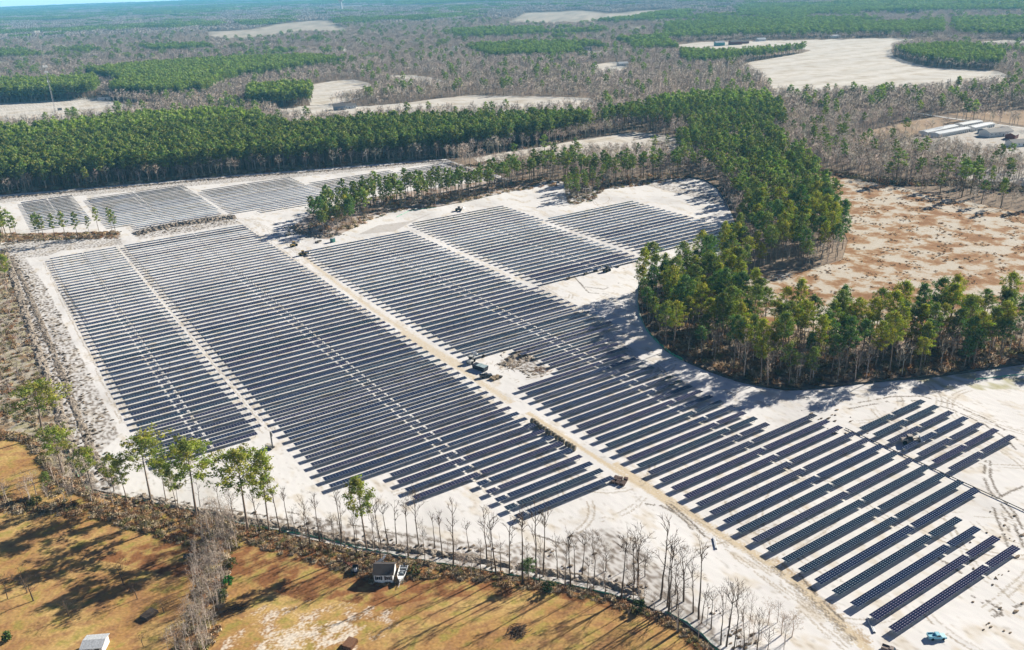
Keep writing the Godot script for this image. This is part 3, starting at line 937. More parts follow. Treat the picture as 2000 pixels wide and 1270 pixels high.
func make_rows() -> void:
	var tex := glass_tex()
	for tone in [Color(1, 1, 1), Color(1.0, 0.96, 1.0), Color(0.9, 1.0, 0.96), Color(0.88, 0.95, 1.0)]:
		var m := StandardMaterial3D.new()
		m.resource_name = "dark panel glass"
		m.albedo_texture = tex
		m.albedo_color = tone
		m.roughness = 0.07
		m.metallic_specular = 0.5
		glass.append(m)
	# block: [words, first row, last row, left end, gap, right end], counted upwards from the nearest row of all
	var west := "narrow leftmost block"
	var wide := "wide block left of the road"
	var long := "long block right of the road"
	var far_mid := "middle block beyond the long block"
	var far_right := "upper right block by the grove"
	var spans := [
		[wide, 17, 21, 83.9, 86.9, 111.3], [wide, 22, 25, 69.1, 86.9, 111.3], [wide, 26, 89, 55.2, 86.9, 111.3],
		[long, 0, 3, 119.3, 149.8, 160.3], [long, 4, 15, 119.3, 149.8, 174.0], [long, 16, 30, 119.4, 150.0, 160.3], [long, 31, 34, 136.0, 150.2, 163.5],
		[long, 35, 36, 133.5, 150.3, 173.5], [long, 37, 47, 119.2, 150.4, 174.0], [long, 48, 73, 119.2, 150.5, 171.6],
		["small block at the right edge", 6, 12, 176.9, 190.1, 203.7],
		[west, 35, 35, 23.6, 37.4, 49.2], [west, 36, 89, 23.6, 37.4, 51.5],
		[far_mid, 48, 66, 178.3, 208.6, 229.2], [far_mid, 67, 76, 179.3, 209.0, 232.8],
		[far_right, 49, 67, 236.0, 265.0, 291.0],
		["far left block below the plantation", 105, 123, 23.8, 37.5, 50.6],
		["far second block below the plantation", 97, 99, 67.0, 86.5, 109.0], ["far second block below the plantation", 100, 119, 56.2, 82.0, 110.6],
		["far third block below the plantation", 95, 96, 129.0, 142.0, 155.0], ["far third block below the plantation", 97, 113, 115.2, 142.0, 169.8],
		["far fourth block behind the pine island", 97, 107, 173.2, 200.0, 227.0],
		["far fifth block beside the cleared strip", 97, 106, 231.6, 246.0, 260.0],
	]
	var rows := []
	var count := {}
	for s in spans:
		for k in range(s[1], s[2] + 1):
			rows.append({"k": k, "a": s[3] * 1.3, "g": s[4] * 1.3, "b": s[5] * 1.3, "w": s[0]})
	rows.sort_custom(func(p, q): return p.k < q.k or (p.k == q.k and p.a < q.a))
	for r in rows:
		count[r.w] = count.get(r.w, 0) + 1
		r.nth = count[r.w]
		r.z = FIRST_Z - PITCH * r.k + PANEL_W * 0.5
		r.d = Vector2((r.a + r.b) * 0.5, r.z).length()
	rows.sort_custom(func(p, q): return p.d < q.d)
	var steel := mat("galvanised steel", lin(0.42, 0.43, 0.45), 0.55, 0.3, 0.0)
	var jit := RandomNumberGenerator.new()
	jit.seed = 99
	var rest := MB.new()
	var rest_legs := MB.new()
	for i in rows.size():
		var r = rows[i]
		var la: float = r.g - 0.45 - r.a
		var lb: float = r.b - r.g - 0.45
		var tilt := deg_to_rad(jit.randfn(0.3, 1.6))
		if jit.randf() < 0.07:
			tilt += deg_to_rad(jit.randf_range(3.0, 6.0))
		if (r.w == wide and r.k in [49, 88, 87]) or (r.w == long and r.k in [66]):
			tilt = deg_to_rad(8.0)
		var gm: Material = glass[jit.randi_range(0, 3)]
		if i >= 300:
			for part in [[r.a, la], [r.g + 0.45, lb]]:
				var sm: ArrayMesh = section_mesh(snappedf(part[1], 0.1))
				var arr := sm.surface_get_arrays(0)
				var t := Transform3D(Basis(Vector3.RIGHT, tilt), Vector3(part[0], PANEL_H, r.z))
				for q in arr[Mesh.ARRAY_VERTEX].size():
					rest.v.append(t * arr[Mesh.ARRAY_VERTEX][q])
					rest.n.append(t.basis * arr[Mesh.ARRAY_NORMAL][q])
					rest.c.append(Color.WHITE)
					rest.u.append(arr[Mesh.ARRAY_TEX_UV][q])
				for q in 4:
					rest_legs.box(Transform3D(Basis.IDENTITY, Vector3(part[0] + part[1] * (q + 0.5) / 4.0, 0.65, r.z)), Vector3(0.12, 1.6, 0.16))
			continue
		var o := thing("solar_row", "%s solar row from the near end, %s" % [ordinal(r.nth), r.w], "solar panels", Vector3(r.a, jit.randf_range(-0.06, 0.06), r.z + jit.randf_range(-0.1, 0.1)), deg_to_rad(jit.randfn() * 0.06), "rows of solar panels on the cleared sand")
		for part in [[0.0, la], [r.g + 0.45 - r.a, lb]]:
			var l: float = snappedf(part[1], 0.1)
			if i < 70:
				for s in 4:
					var p := obj("module_strip", strip_mesh(l, 0.525), gm, o)
					p.transform = Transform3D(Basis(Vector3.RIGHT, tilt), Vector3(part[0], PANEL_H, 0)) * Transform3D(Basis.IDENTITY, Vector3(0, 0, (s - 1.5) * 0.55))
			else:
				var p := obj("module_table", section_mesh(l), gm, o)
				p.transform = Transform3D(Basis(Vector3.RIGHT, tilt), Vector3(part[0], PANEL_H, 0))
			var legs := obj("posts", posts_mesh(l), steel, o)
			legs.position = Vector3(part[0], 0, 0)
			legs.set_meta("kind", "stuff")
		var tb := obj("torque_tube", tube_mesh(snappedf(r.b - r.a + 0.6, 0.1)), steel, o)
		tb.position = Vector3(-0.3, PANEL_H - 0.14, 0)
		var mo := obj("drive_motor", motor_mesh(), steel, o)
		mo.position = Vector3(r.g - r.a, PANEL_H - 0.16, 0)
	var far_rows := obj("solar_rows", rest.mesh(), glass[0])
	tag(far_rows, "farthest solar panel rows in the strip below the pine wood", "solar panels", "", "stuff")
	var far_legs := obj("solar_row_posts", rest_legs.mesh(), steel)
	tag(far_legs, "steel posts under the farthest solar panel rows", "posts", "", "stuff")
	# the conduit between the long block and the small block
	var b := MB.new()
	b.tube(Vector3(175.4 * 1.3, 0.35, -116.0 * 1.3), Vector3(175.4 * 1.3, 0.35, -70.0 * 1.3), 0.14, 0.14, 6, Color.WHITE, true)
	for i in 14:
		b.box(Transform3D(Basis.IDENTITY, Vector3(175.4 * 1.3, 0.1, (-115.0 + i * 3.4) * 1.3)), Vector3(0.3, 0.5, 0.12))
	tag(obj("conduit", b.mesh(), mat("black conduit", lin(0.04, 0.04, 0.045), 0.6)), "dark conduit on low stands between the long block and the small right block", "conduit")


# ---------------------------------------------------------------- silt fences

func silt_fence(line: PackedVector2Array, c: StandardMaterial3D, label: String, h := 0.45) -> void:
	var ps := along(line, 1.5)
	var cloth := MB.new()
	var posts := MB.new()
	var r := RandomNumberGenerator.new()
	r.seed = hash(label)
	var tops := []
	for p in ps:
		tops.append(Vector3(p.x + r.randf_range(-0.15, 0.15), h * r.randf_range(0.45, 1.15), p.y + r.randf_range(-0.15, 0.15)))
	for i in ps.size() - 1:
		var a := Vector3(ps[i].x, -0.05, ps[i].y)
		var b := Vector3(ps[i + 1].x, -0.05, ps[i + 1].y)
		var ma: Vector3 = a.lerp(tops[i], 0.55) + Vector3(r.randf_range(-0.12, 0.12), 0, 0.1)
		var mb: Vector3 = b.lerp(tops[i + 1], 0.55) + Vector3(r.randf_range(-0.12, 0.12), 0, 0.1)
		var off := Vector3(0.02, 0, 0.02)
		cloth.quad(a, ma, mb, b)
		cloth.quad(ma, tops[i], tops[i + 1], mb)
		cloth.quad(b + off, mb + off, ma + off, a + off)
		cloth.quad(mb + off, tops[i + 1] + off, tops[i] + off, ma + off)
		if i % 2 == 0:
			posts.tube(Vector3(ps[i].x, -0.2, ps[i].y), tops[i] + Vector3(0, 0.15, 0), 0.035, 0.03, 4)
	var o := thing("silt_fence", label, "silt fence", Vector3.ZERO)
	obj("fabric", cloth.mesh(), c, o)
	var q := obj("stakes", posts.mesh(), mat("stake wood", lin(0.35, 0.26, 0.17), 0.9), o)
	q.set_meta("kind", "stuff")


func make_fences() -> void:
	var bright := mat("bright green silt cloth", lin(0.08, 0.44, 0.27), 0.6, 0.0, 0.5)
	var deep := mat("deep green silt cloth", lin(0.02, 0.14, 0.10), 0.6, 0.0, 0.5)
	var black := mat("black silt cloth", lin(0.025, 0.028, 0.028), 0.7, 0.0, 0.5)
	silt_fence(pv([6.7,-311.6,6.8,-298.3,7.8,-284.1,8.8,-271.8,9.8,-263.9,13,-258,19.3,-252,28.6,-239.2,39,-227.1,43.7,-217.5,51.2,-208.4,61.5,-195.6,66.9,-186.7,76.6,-174.8,82.1,-167.6,89.6,-159.1,95,-152.7,102,-144.2,107.8,-136.7,112.3,-130.2,115.7,-124.5]), bright, "bright green silt fence along the tree line below the array")
	silt_fence(pv([117.8,-119.5,119.3,-114,119.4,-109,118.7,-103.4,117.5,-100.4]), bright, "short green silt fence at the bottom edge right of the lawn")
	silt_fence(pv([281.7,-310.7,268.6,-300.9,253.5,-285.1,243.1,-272.1,233.4,-256.4,228.1,-244,224.2,-231.1,223.4,-222.9]), mat("green silt cloth", lin(0.015, 0.24, 0.15), 0.6, 0.0, 0.5), "green silt fence curving round the left side of the right pine grove", 1.2)
	silt_fence(pv([223.4,-222.9,224.1,-210.9,226.4,-197.2,230.3,-188.3,237.2,-179.9,245.6,-175.2,261,-168.9,273.7,-162.7,288.3,-155.5,302.9,-150.1,324.6,-142.3,347.4,-134.6]), black, "black silt fence along the near foot of the right pine grove", 1.2)
	silt_fence(pv([461.6,-467.5,464.1,-451,451.7,-426,431,-399.3,411.3,-376]), black, "black silt fence curving round the top right corner of the sand", 1.2)
	silt_fence(pv([346.3,-545.5,354.7,-519.6,373,-522,377.6,-508.6]), black, "black silt fence below the row of pines across the middle")
	silt_fence(pv([388.7,-476.6,416.4,-474.6,438.7,-471.1,460.4,-466.2]), black, "black silt fence along the pines above the upper right block")
	silt_fence(pv([231.1,-525.1,249.9,-523.8,271.3,-511.2,296.1,-511.2,327.7,-516.8]), black, "dark silt fence along the lower edge of the pine island")
	silt_fence(pv([234.6,-504.5,248.7,-513.7,259.6,-511.8,268.5,-509.8]), bright, "loose green silt cloth lying on sand near the pine island")
	silt_fence(pv([297.4,-145.9,304.2,-142.9,311,-140,319.4,-135.9]), bright, "loose green silt cloth on the grass at the right edge")
	silt_fence(pv([180.5,-523.1,176.6,-513.7,174.5,-500.1,176.3,-492.7]), deep, "short green silt fence at the left tip of the pine island")
	silt_fence(pv([0.9,-610.7,9.5,-613.7,26.1,-604.6,42.5,-594,53.6,-587.9]), black, "black silt fence at the far left below the small pines")


# ---------------------------------------------------------------- trees

var pine_near := []      # [trunk, crown] pairs, one metre of height is one unit of 1/20
var pine_broad := []
var pine_mid := []
var pine_far: ArrayMesh
var bare_near := []
var bare_slim := []
var bare_mid := []
var bare_far: ArrayMesh
var patch_pine: ArrayMesh
var patch_bare: ArrayMesh
var shrub: ArrayMesh
var pines := []          # [x, z, height, words, girth]
var bares := []
var green_lush := Color(0.19, 0.232, 0.072)


func tuft(b: MB, at: Vector3, rad: float, n: int, size: float, col: Color, r: RandomNumberGenerator, lift := 0.35) -> void:
	for i in n:
		var d := Vector3(r.randfn(), r.randfn() * 0.75, r.randfn()).normalized()
		var p := at + d * rad * sqrt(r.randf())
		var t := Vector3(r.randfn(), r.randfn() + 0.3, r.randfn()).normalized()
		var s := t.cross(d).normalized() * size * r.randf_range(0.3, 0.55)
		t *= size * r.randf_range(0.7, 1.3)
		var k := r.randf_range(0.75, 1.3)
		b.tri(p - s, p + t, p + s, Color(col.r * k, col.g * k, col.b * k), (d + Vector3(0, lift, 0)).normalized())


func make_pine(s: int, fork: float, low: float, spread: float, branches: int, per: int, size: float, rad: float) -> Array:   # 20 m tall
	var r := RandomNumberGenerator.new()
	r.seed = s
	var t := MB.new()
	var c := MB.new()
	var bark := Color(0.20, 0.155, 0.12)
	var bend := Vector3(r.randf_range(-0.5, 0.5), 0, r.randf_range(-0.5, 0.5))
	var pts := [Vector3(0, -0.5, 0), Vector3(0, 5, 0) + bend * 0.4, Vector3(0, 11, 0) + bend, Vector3(0, 19, 0) + bend * (1.0 + fork)]
	var rads := [0.27, 0.21, 0.15, 0.03]
	for i in 3:
		t.tube(pts[i], pts[i + 1], rads[i], rads[i + 1], 6, bark)
	for i in branches:
		var f := (i + r.randf()) / branches
		var h := lerpf(low, 19.2, f)
		var trunk := Vector3(0, h, 0) + bend * (h / 12.0)
		var reach := spread * (0.35 + 1.3 * sin(PI * clampf(0.18 + f * 0.86, 0, 1))) * r.randf_range(0.55, 1.15)
		if f > 0.93:
			reach *= 0.4
		var a := i * 2.4 + r.randf_range(-0.5, 0.5)
		var tip := trunk + Vector3(cos(a) * reach, reach * lerpf(0.05, 0.7, f) + r.randf_range(-0.2, 0.4), sin(a) * reach)
		t.tube(trunk - Vector3(0, 0.2, 0), tip, 0.06, 0.02, 3, bark)
		var k := r.randf_range(0.7, 1.25)
		var col := Color(green_lush.r * k * r.randf_range(0.85, 1.25), green_lush.g * k, green_lush.b * k * r.randf_range(0.8, 1.2))
		for q in 3:
			var at := trunk.lerp(tip, [0.55, 0.8, 1.0][q] as float) + Vector3(r.randf_range(-0.4, 0.4), r.randf_range(-0.1, 0.35), r.randf_range(-0.4, 0.4))
			tuft(c, at, rad * r.randf_range(0.7, 1.2), per, size, col, r)
	for i in 7:   # dead stubs on the bare bole
		var h := r.randf_range(3.5, low)
		var a := r.randf() * TAU
		t.tube(Vector3(0, h, 0) + bend * (h / 12.0), Vector3(cos(a) * 1.0, h + 0.15, sin(a) * 1.0), 0.03, 0.01, 3, Color(0.25, 0.22, 0.19))
	return [t.mesh(), c.mesh()]


func limb(b: MB, r: RandomNumberGenerator, at: Vector3, d: Vector3, l: float, rad: float, depth: int, col: Color, rise: float) -> void:
	var end := at + d * l
	b.tube(at, end, rad, rad * 0.6, 3 if rad < 0.09 else 5, col)
	if depth == 0:
		for i in 3:
			var td := (d + Vector3(r.randfn(), r.randfn() * 0.7 + rise, r.randfn()) * 0.55).normalized()
			var s := Vector3(r.randfn(), r.randfn(), r.randfn()).cross(td).normalized() * 0.035
			var p := at.lerp(end, r.randf_range(0.3, 1.0))
			b.tri(p - s, p + td * l * r.randf_range(0.5, 1.0), p + s, col, (td + Vector3.UP).normalized())
		return
	var n := r.randi_range(2, 3)
	for i in n:
		var a := TAU * (i + r.randf()) / n
		var x := d.cross(Vector3(0.3, 0.1, 1)).normalized()
		var y := d.cross(x)
		var out := (d + (x * cos(a) + y * sin(a)) * r.randf_range(0.45, 0.85) + Vector3(0, rise, 0)).normalized()
		limb(b, r, at.lerp(end, r.randf_range(0.75, 1.0)), out, l * r.randf_range(0.6, 0.85), rad * 0.55, depth - 1, col, rise)


func make_bare(s: int, first: float, depth: int, rise: float, girth: float) -> Array:   # 15 m tall
	var r := RandomNumberGenerator.new()
	r.seed = s
	var t := MB.new()
	var c := MB.new()
	var col := Color(0.37, 0.32, 0.285)
	var top := Vector3(r.randf_range(-0.4, 0.4), first, r.randf_range(-0.4, 0.4))
	t.tube(Vector3(0, -0.5, 0), top, girth, girth * 0.7, 6, col)
	var up := Vector3(r.randf_range(-0.6, 0.6), first + 4.5, r.randf_range(-0.6, 0.6))
	t.tube(top, up, girth * 0.7, girth * 0.35, 5, col)
	for i in 8:
		var f := i / 7.0
		var a := i * 2.4 + r.randf()
		var d := Vector3(cos(a) * (0.9 - f * 0.5), 0.75 + f * 0.6 + rise, sin(a) * (0.9 - f * 0.5)).normalized()
		limb(c, r, top.lerp(up, f), d, r.randf_range(2.0, 3.0), girth * 0.36, depth, col, rise)
	for i in 5:
		var h := r.randf_range(first * 0.4, first)
		var a := r.randf() * TAU
		limb(c, r, top * (h / first), Vector3(cos(a), 0.6, sin(a)).normalized(), r.randf_range(0.7, 1.4), 0.035, 0, col, rise)
	return [t.mesh(), c.mesh()]


func make_slim(s: int, first: float, lean: float) -> Array:   # a tree grown up in a crowd: a long bole and a few short upswept limbs, 15 m tall
	var r := RandomNumberGenerator.new()
	r.seed = s
	var t := MB.new()
	var c := MB.new()
	var col := Color(0.37, 0.32, 0.285)
	var at := Vector3(0, -0.5, 0)
	var girth := 0.2
	for i in 6:
		var up := Vector3(lean * (i + 1) * 0.12 + r.randfn() * 0.07, 2.2 * (i + 1), r.randfn() * 0.07)
		t.tube(at, up, girth, girth * 0.8, 5, col)
		girth *= 0.8
		at = up
	limb(c, r, at, Vector3(r.randfn() * 0.1, 1, r.randfn() * 0.1).normalized(), 1.6, girth * 0.8, 1, col, 0.5)
	for i in r.randi_range(5, 8):
		var h := r.randf_range(first, 13.0)
		var a := r.randf() * TAU
		limb(c, r, Vector3(lean * h / 2.2 * 0.12, h, 0), Vector3(cos(a) * 0.6, 1.0, sin(a) * 0.6).normalized(), r.randf_range(1.0, 2.1), 0.065, 1, col, 0.45)
	return [t.mesh(), c.mesh()]


func twig_fan(b: MB, r: RandomNumberGenerator, at: Vector3, l: float, w: float, n: int, col: Color) -> void:
	for i in n:
		var d := Vector3(r.randfn() * 0.6, absf(r.randfn()) * 0.7 + 0.45, r.randfn() * 0.6).normalized()
		var s := Vector3(r.randfn(), r.randfn() * 0.3, r.randfn()).cross(d).normalized() * w
		var k := r.randf_range(0.75, 1.25)
		b.tri(at - s, at + d * l * r.randf_range(0.6, 1.2), at + s, Color(col.r * k, col.g * k, col.b * k), (d + Vector3(s.x, 0.3, s.z) * 3.0).normalized())


func make_tree_meshes() -> void:
	for i in 5:
		pine_near.append(make_pine(100 + i, [0.0, 0.4, -0.3, 0.8, 0.2][i], [10.5, 9.0, 12.0, 11.0, 8.0][i], [2.3, 2.6, 2.1, 2.8, 2.0][i], 34, 26, 0.42, 0.98))
	for i in 2:
		pine_broad.append(make_pine(170 + i, 0.5, [10.5, 11.5][i], [3.5, 3.9][i], 44, 24, 0.45, 1.05))
	var r := RandomNumberGenerator.new()
	r.seed = 7
	for i in 4:     # for woods some way off: fewer, larger sprays
		var m := make_pine(140 + i, 0.2, [11.0, 9.5, 12.0, 8.5][i], [1.8, 2.0, 1.7, 1.9][i], 15, 9, 0.85, 0.85)
		var b := MB.new()
		for part in m:
			var a: Array = part.surface_get_arrays(0)
			b.v.append_array(a[Mesh.ARRAY_VERTEX]); b.n.append_array(a[Mesh.ARRAY_NORMAL]); b.c.append_array(a[Mesh.ARRAY_COLOR]); b.u.append_array(a[Mesh.ARRAY_TEX_UV])
		pine_mid.append(b.mesh())
	var f := MB.new()
	f.tube(Vector3.ZERO, Vector3(0, 14, 0), 0.3, 0.15, 3, Color(0.2, 0.16, 0.125))
	for i in 13:
		var t := i / 12.0
		var a := i * 2.4
		var rad := 2.3 * sin(PI * (0.15 + 0.8 * t))
		tuft(f, Vector3(cos(a) * rad, lerpf(9.5, 19.0, t), sin(a) * rad), 1.5, 9, 1.7, Color(green_lush.r, green_lush.g, green_lush.b) * r.randf_range(0.75, 1.25), r)
	pine_far = f.mesh()
	for i in 6:
		bare_near.append(make_bare(200 + i, [7.0, 8.5, 6.0, 9.0, 5.0, 7.5][i], [2, 2, 3, 2, 3, 2][i], [0.35, 0.5, 0.2, 0.6, 0.15, 0.4][i], [0.17, 0.15, 0.24, 0.13, 0.25, 0.15][i]))
	var grey := Color(0.37, 0.32, 0.285)
	for i in 6:
		bare_slim.append(make_slim(300 + i, [7.0, 8.5, 6.0, 9.5, 7.5, 5.5][i], [0.0, 1.0, -1.0, 0.5, -0.6, 1.4][i]))
	for i in 3:
		var b := MB.new()
		b.tube(Vector3(0, -0.4, 0), Vector3(r.randf() - 0.5, 9, r.randf() - 0.5), 0.2, 0.1, 4, grey)
		for q in 5:
			var a := q * 1.4 + r.randf()
			b.tube(Vector3(0, 5.0 + q * 0.7, 0), Vector3(cos(a) * 2.2, 9.5 + q * 0.6, sin(a) * 2.2), 0.09, 0.03, 3, grey)
		for q in 26:
			var a := r.randf() * TAU
			var h := r.randf_range(6.5, 13.0)
			var rad := r.randf_range(0.4, 2.9) * sqrt(clampf((15.0 - h) / 7.0, 0.1, 1.0))
			twig_fan(b, r, Vector3(cos(a) * rad, h, sin(a) * rad), 2.3, 0.055, 6, grey)
		bare_mid.append(b.mesh())
	f = MB.new()
	f.tube(Vector3.ZERO, Vector3(0, 10, 0), 0.25, 0.1, 3, grey)
	for q in 17:
		var a := r.randf() * TAU
		var h := r.randf_range(5.5, 12.5)
		var rad := r.randf_range(0.4, 3.2) * sqrt(clampf((15.0 - h) / 7.0, 0.1, 1.0))
		twig_fan(f, r, Vector3(cos(a) * rad, h, sin(a) * rad), 3.0, 0.13, 5, grey)
	bare_far = f.mesh()
	for kind in 2:      # a patch of distant canopy, 60 m across
		f = MB.new()
		for q in 62:
			var p := Vector3(r.randf_range(-32, 32), 0, r.randf_range(-32, 32))
			var h := r.randf_range(13, 19) if kind == 0 else r.randf_range(9, 15)
			if kind == 0:
				tuft(f, p + Vector3(0, h * 0.75, 0), 3.2, 9, 4.2, Color(green_lush.r, green_lush.g, green_lush.b) * r.randf_range(0.7, 1.25), r, 0.7)
			else:
				tuft(f, p + Vector3(0, h * 0.7, 0), 3.6, 8, 3.4, Color(grey.r, grey.g, grey.b) * r.randf_range(0.75, 1.2), r, 0.7)
		if kind == 0:
			patch_pine = f.mesh()
		else:
			patch_bare = f.mesh()
	f = MB.new()
	for q in 12:
		twig_fan(f, r, Vector3(r.randf_range(-0.7, 0.7), 0.0, r.randf_range(-0.7, 0.7)), 1.5, 0.06, 5, Color(1, 1, 1))
	for q in 7:
		tuft(f, Vector3(r.randf_range(-0.7, 0.7), r.randf_range(0.3, 0.9), r.randf_range(-0.7, 0.7)), 0.4, 6, 0.4, Color(0.95, 0.9, 0.8), r)
	shrub = f.mesh()


func plant_by_hand() -> void:
	# pines along the fence at the lower left, from left to right: x, z, height
	var a: Array = [10.8,-260.6,16.6,16.4,-258.4,12.5,18.6,-248.9,15.1,24.9,-246.7,20.9,28.5,-242.9,14.2,30.1,-234.8,14.8,34.3,-230.0,24.2,44.7,-214.3,26.0,49.4,-209.4,25.9,68.6,-184.9,22.3]
	var words := ["first and slender pine at the bend of the green silt fence", "second pine from the bend of the green silt fence", "small dark pine left of the first tall lawn pine", "broad tall pine in front of the leftmost block's corner", "thin pine between the two broad lawn pines", "thin half-bare pine right of the thin pine between the broad pines", "broad tall pine with a yellow-green crown, its trunk at the lawn edge", "tall pine with a flat crown by the pale thicket", "tall pine with a sparse crown right of the flat-crowned pine", "lone pine with dark left side among the bare trees, left of the shed"]
	for i in a.size() / 3:
		pines.append([a[i * 3], a[i * 3 + 1], a[i * 3 + 2], words[i], [1.0, 1.05, 0.85, 1.35, 0.8, 0.7, 1.35, 1.2, 0.95, 1.05][i]])
	a = [2.2,-311.8,23.0,4.5,-279.6,16.5,5.6,-500.9,28.5,-1.3,-479.2,28.3]
	words = ["bushy yellow-green pine alone left of the soil berm", "low pine left of the soil berm above the lawn corner", "yellow-green pine at the left edge by the far left block", "pine cut by the left edge below the far left block"]
	for i in a.size() / 3:
		pines.append([a[i * 3], a[i * 3 + 1], minf(a[i * 3 + 2], 20.0), words[i], [1.7, 1.3, 1.0, 1.0][i]])
	# small pines in front of the far left block
	a = [16.3,-602.7,22.1,19.2,-605.0,17.0,30.8,-595.5,19.0,33.1,-595.9,17.5,39.1,-590.9,18.0,44.6,-586.4,19.5,50.9,-583.6,18.5,58.4,-589.3,13.5,64.6,-591.6,17.8,71.9,-588.0,17.3,73.3,-584.4,16.2,29.3,-599.0,17.5]
	for i in a.size() / 3:
		pines.append([a[i * 3], a[i * 3 + 1], a[i * 3 + 2], "%s slender pine from the left before the far left block" % ordinal(i + 1), 0.8])
	# single pines by the houses on the right
	a = [564.0,-358.4,24.0,554.9,-358.7,15.5,581.7,-350.8,15.7,594.4,-347.6,15.8,574.0,-326.8,22.6,553.3,-302.7,25.2,566.9,-304.5,21.9,546.9,-285.7,15.8,552.1,-317.3,14.7,849.6,-693.1,18.8,862.1,-679.6,18.7,945.8,-701.5,11.0,869.0,-672.1,12.5]
	for i in a.size() / 3:
		pines.append([a[i * 3], a[i * 3 + 1], a[i * 3 + 2], "%s of the single pines round the pale-roofed house on the right" % ordinal(i + 1) if i < 9 else "%s of the dark pines at the near edge of the large pale field" % ordinal(i - 8), 1.35])
	# leafless trees along the silt fence
	a = [30.7,-236.6,8.8,36.3,-233.7,8.8,40.6,-227.2,9.9,43.2,-223.1,8.7,47.4,-211.3,15.0,51.8,-207.1,17.3,54.2,-206.5,14.4,57.1,-200.2,10.1,59.3,-196.1,15.8,60.3,-195.9,6.0,64.3,-199.2,4.9,64.2,-192.0,13.5]
	a += [64.6,-192.8,17.0,68.1,-190.3,7.1,72.2,-183.3,16.2,74.2,-182.9,14.6,76.3,-182.3,14.0,76.5,-175.4,17.7,81.0,-178.0,16.2,84.3,-174.6,11.6,84.0,-170.1,14.9,84.5,-165.1,20.2,91.1,-167.8,9.9,93.0,-161.7,17.0,91.8,-155.3,19.4,93.5,-155.8,10.2,94.6,-153.3,17.2,95.7,-148.6,22.1,99.4,-151.6,10.7,99.9,-148.6,21.4,101.4,-147.5,20.9,104.0,-144.8,12.8,104.6,-140.1,17.4,107.6,-142.2,11.7,110.0,-142.3,12.8,108.9,-136.2,14.7,115.8,-139.9,7.9,112.0,-129.0,19.7,120.8,-137.2,7.3,118.6,-131.8,14.3,117.9,-129.7,18.4,122.6,-132.3,7.8,119.8,-123.5,23.8,118.3,-119.0,22.0,124.2,-122.8,10.9]
	a += [119.4,-120.6,20.6,124.0,-119.7,15.0,123.2,-115.5,15.8,122.5,-113.0,22.8,122.7,-110.6,7.9,122.7,-109.1,11.5,120.7,-104.1,14.3,121.3,-103.0,17.8,121.8,-101.2,16.2,122.5,-98.7,12.7,123.3,-96.2,12.6,124.0,-93.7,11.6,122.1,-111.7,11.6,120.8,-118.8,10.2]
	for i in a.size() / 3:
		bares.append([a[i * 3], a[i * 3 + 1], a[i * 3 + 2], "%s bare tree from the left along the green silt fence" % ordinal(i + 1), 1.0])
	# the little trees on the lawn
	a = [10.3,-208.7,7.1,12.1,-200.6,5.4,-3.4,-203.9,4.4,-11.2,-220.2,6.8,-10.2,-215.7,6.5,-15.7,-220.5,6.5,16.6,-191.3,3.3,9.8,-181.8,3.2,16.5,-175.3,6.1]
	words = ["small round bare tree alone in the middle of the lawn", "small pinkish bare tree on the lawn right of the round one", "small bare sapling low on the lawn with a long shadow", "left one of two slim pale saplings on the lawn", "right one of two slim pale saplings on the lawn", "slim pale sapling cut by the left edge of the lawn", "sapling by the dark pen on the lawn", "low bare tree at the bottom edge near the white shed roof", "white-barked bare tree at the bottom of the pale thicket"]
	for i in a.size() / 3:
		bares.append([a[i * 3], a[i * 3 + 1], a[i * 3 + 2], words[i], 1.5])
	var r := RandomNumberGenerator.new()
	r.seed = 31
	scatter(pv([35,-224.4,39.6,-224.1,44,-218.5,40.8,-208.8,34.8,-199.4,30.7,-187.4,26.5,-179.1,21.7,-168.1,13.8,-173.6,18,-180.8,24.5,-194.2,28.6,-209.2,30.9,-215.9]), 2.3, 0.0, 0, 0, 4.5, 8.5, "pale thicket", r, [])
	scatter(pv([-0.6,-584.5,9,-582.1,8,-501.2,7.3,-398,7.8,-332.5,8.6,-302.6,5.3,-310.4,0.8,-337.8,-4,-341.3,-9.8,-330.9,-16,-335.5]), 5.4, 0.0, 0, 0, 3.5, 8.0, "left thicket", r, [])
	scatter(pv([2.9,-294.9,8.1,-287,10.1,-262.2,17.4,-249.4,11.8,-250.7,0.5,-261,-8.8,-266.3,-17.9,-273,-17.3,-282.9,-5.4,-272.5,2.2,-275.9]), 3.4, 0.02, 6, 9, 4.0, 8.5, "left thicket", r, [])
	scatter(pv([43.4,-216.5,66,-184.6,81.6,-166.9,94.6,-152,107.3,-136.1,116.8,-118.4,117.7,-104.1,115.8,-107.1,115.4,-118.6,106.1,-134.6,93.5,-150.3,80.6,-165,65.1,-182.5,42.6,-214]), 3.4, 0.03, 4, 7, 3.0, 7.5, "fence scrub", r, [])
	scatter(pv([129,-115.1,138.1,-108.6,136.4,-94.9,128.2,-91,117.1,-98.8,121.8,-107.3]), 4.0, 0.0, 0, 0, 4.0, 7.0, "fence scrub", r, [])
	scatter(pv([53.1,-205.2,97.8,-156.9,110.7,-140.5,119.8,-121.6,118.3,-120,108.5,-137.6,82.7,-168.8,52,-201.9]), 5.0, 0.0, 0, 0, 3.0, 6.5, "fence scrub", r, [])
	scatter(pv([46.4,-211.8,60.7,-193.4,81.8,-167.3,94.8,-152.3,107.5,-136.4,116.8,-118.4,118.7,-105,115.8,-105.5,114.9,-118.1,106.6,-135.2,93.9,-151,81,-165.8,59.6,-190.8,45.6,-209.4]), 3.3, 0.0, 0, 0, 8.0, 16.0, "fence line", r, [])


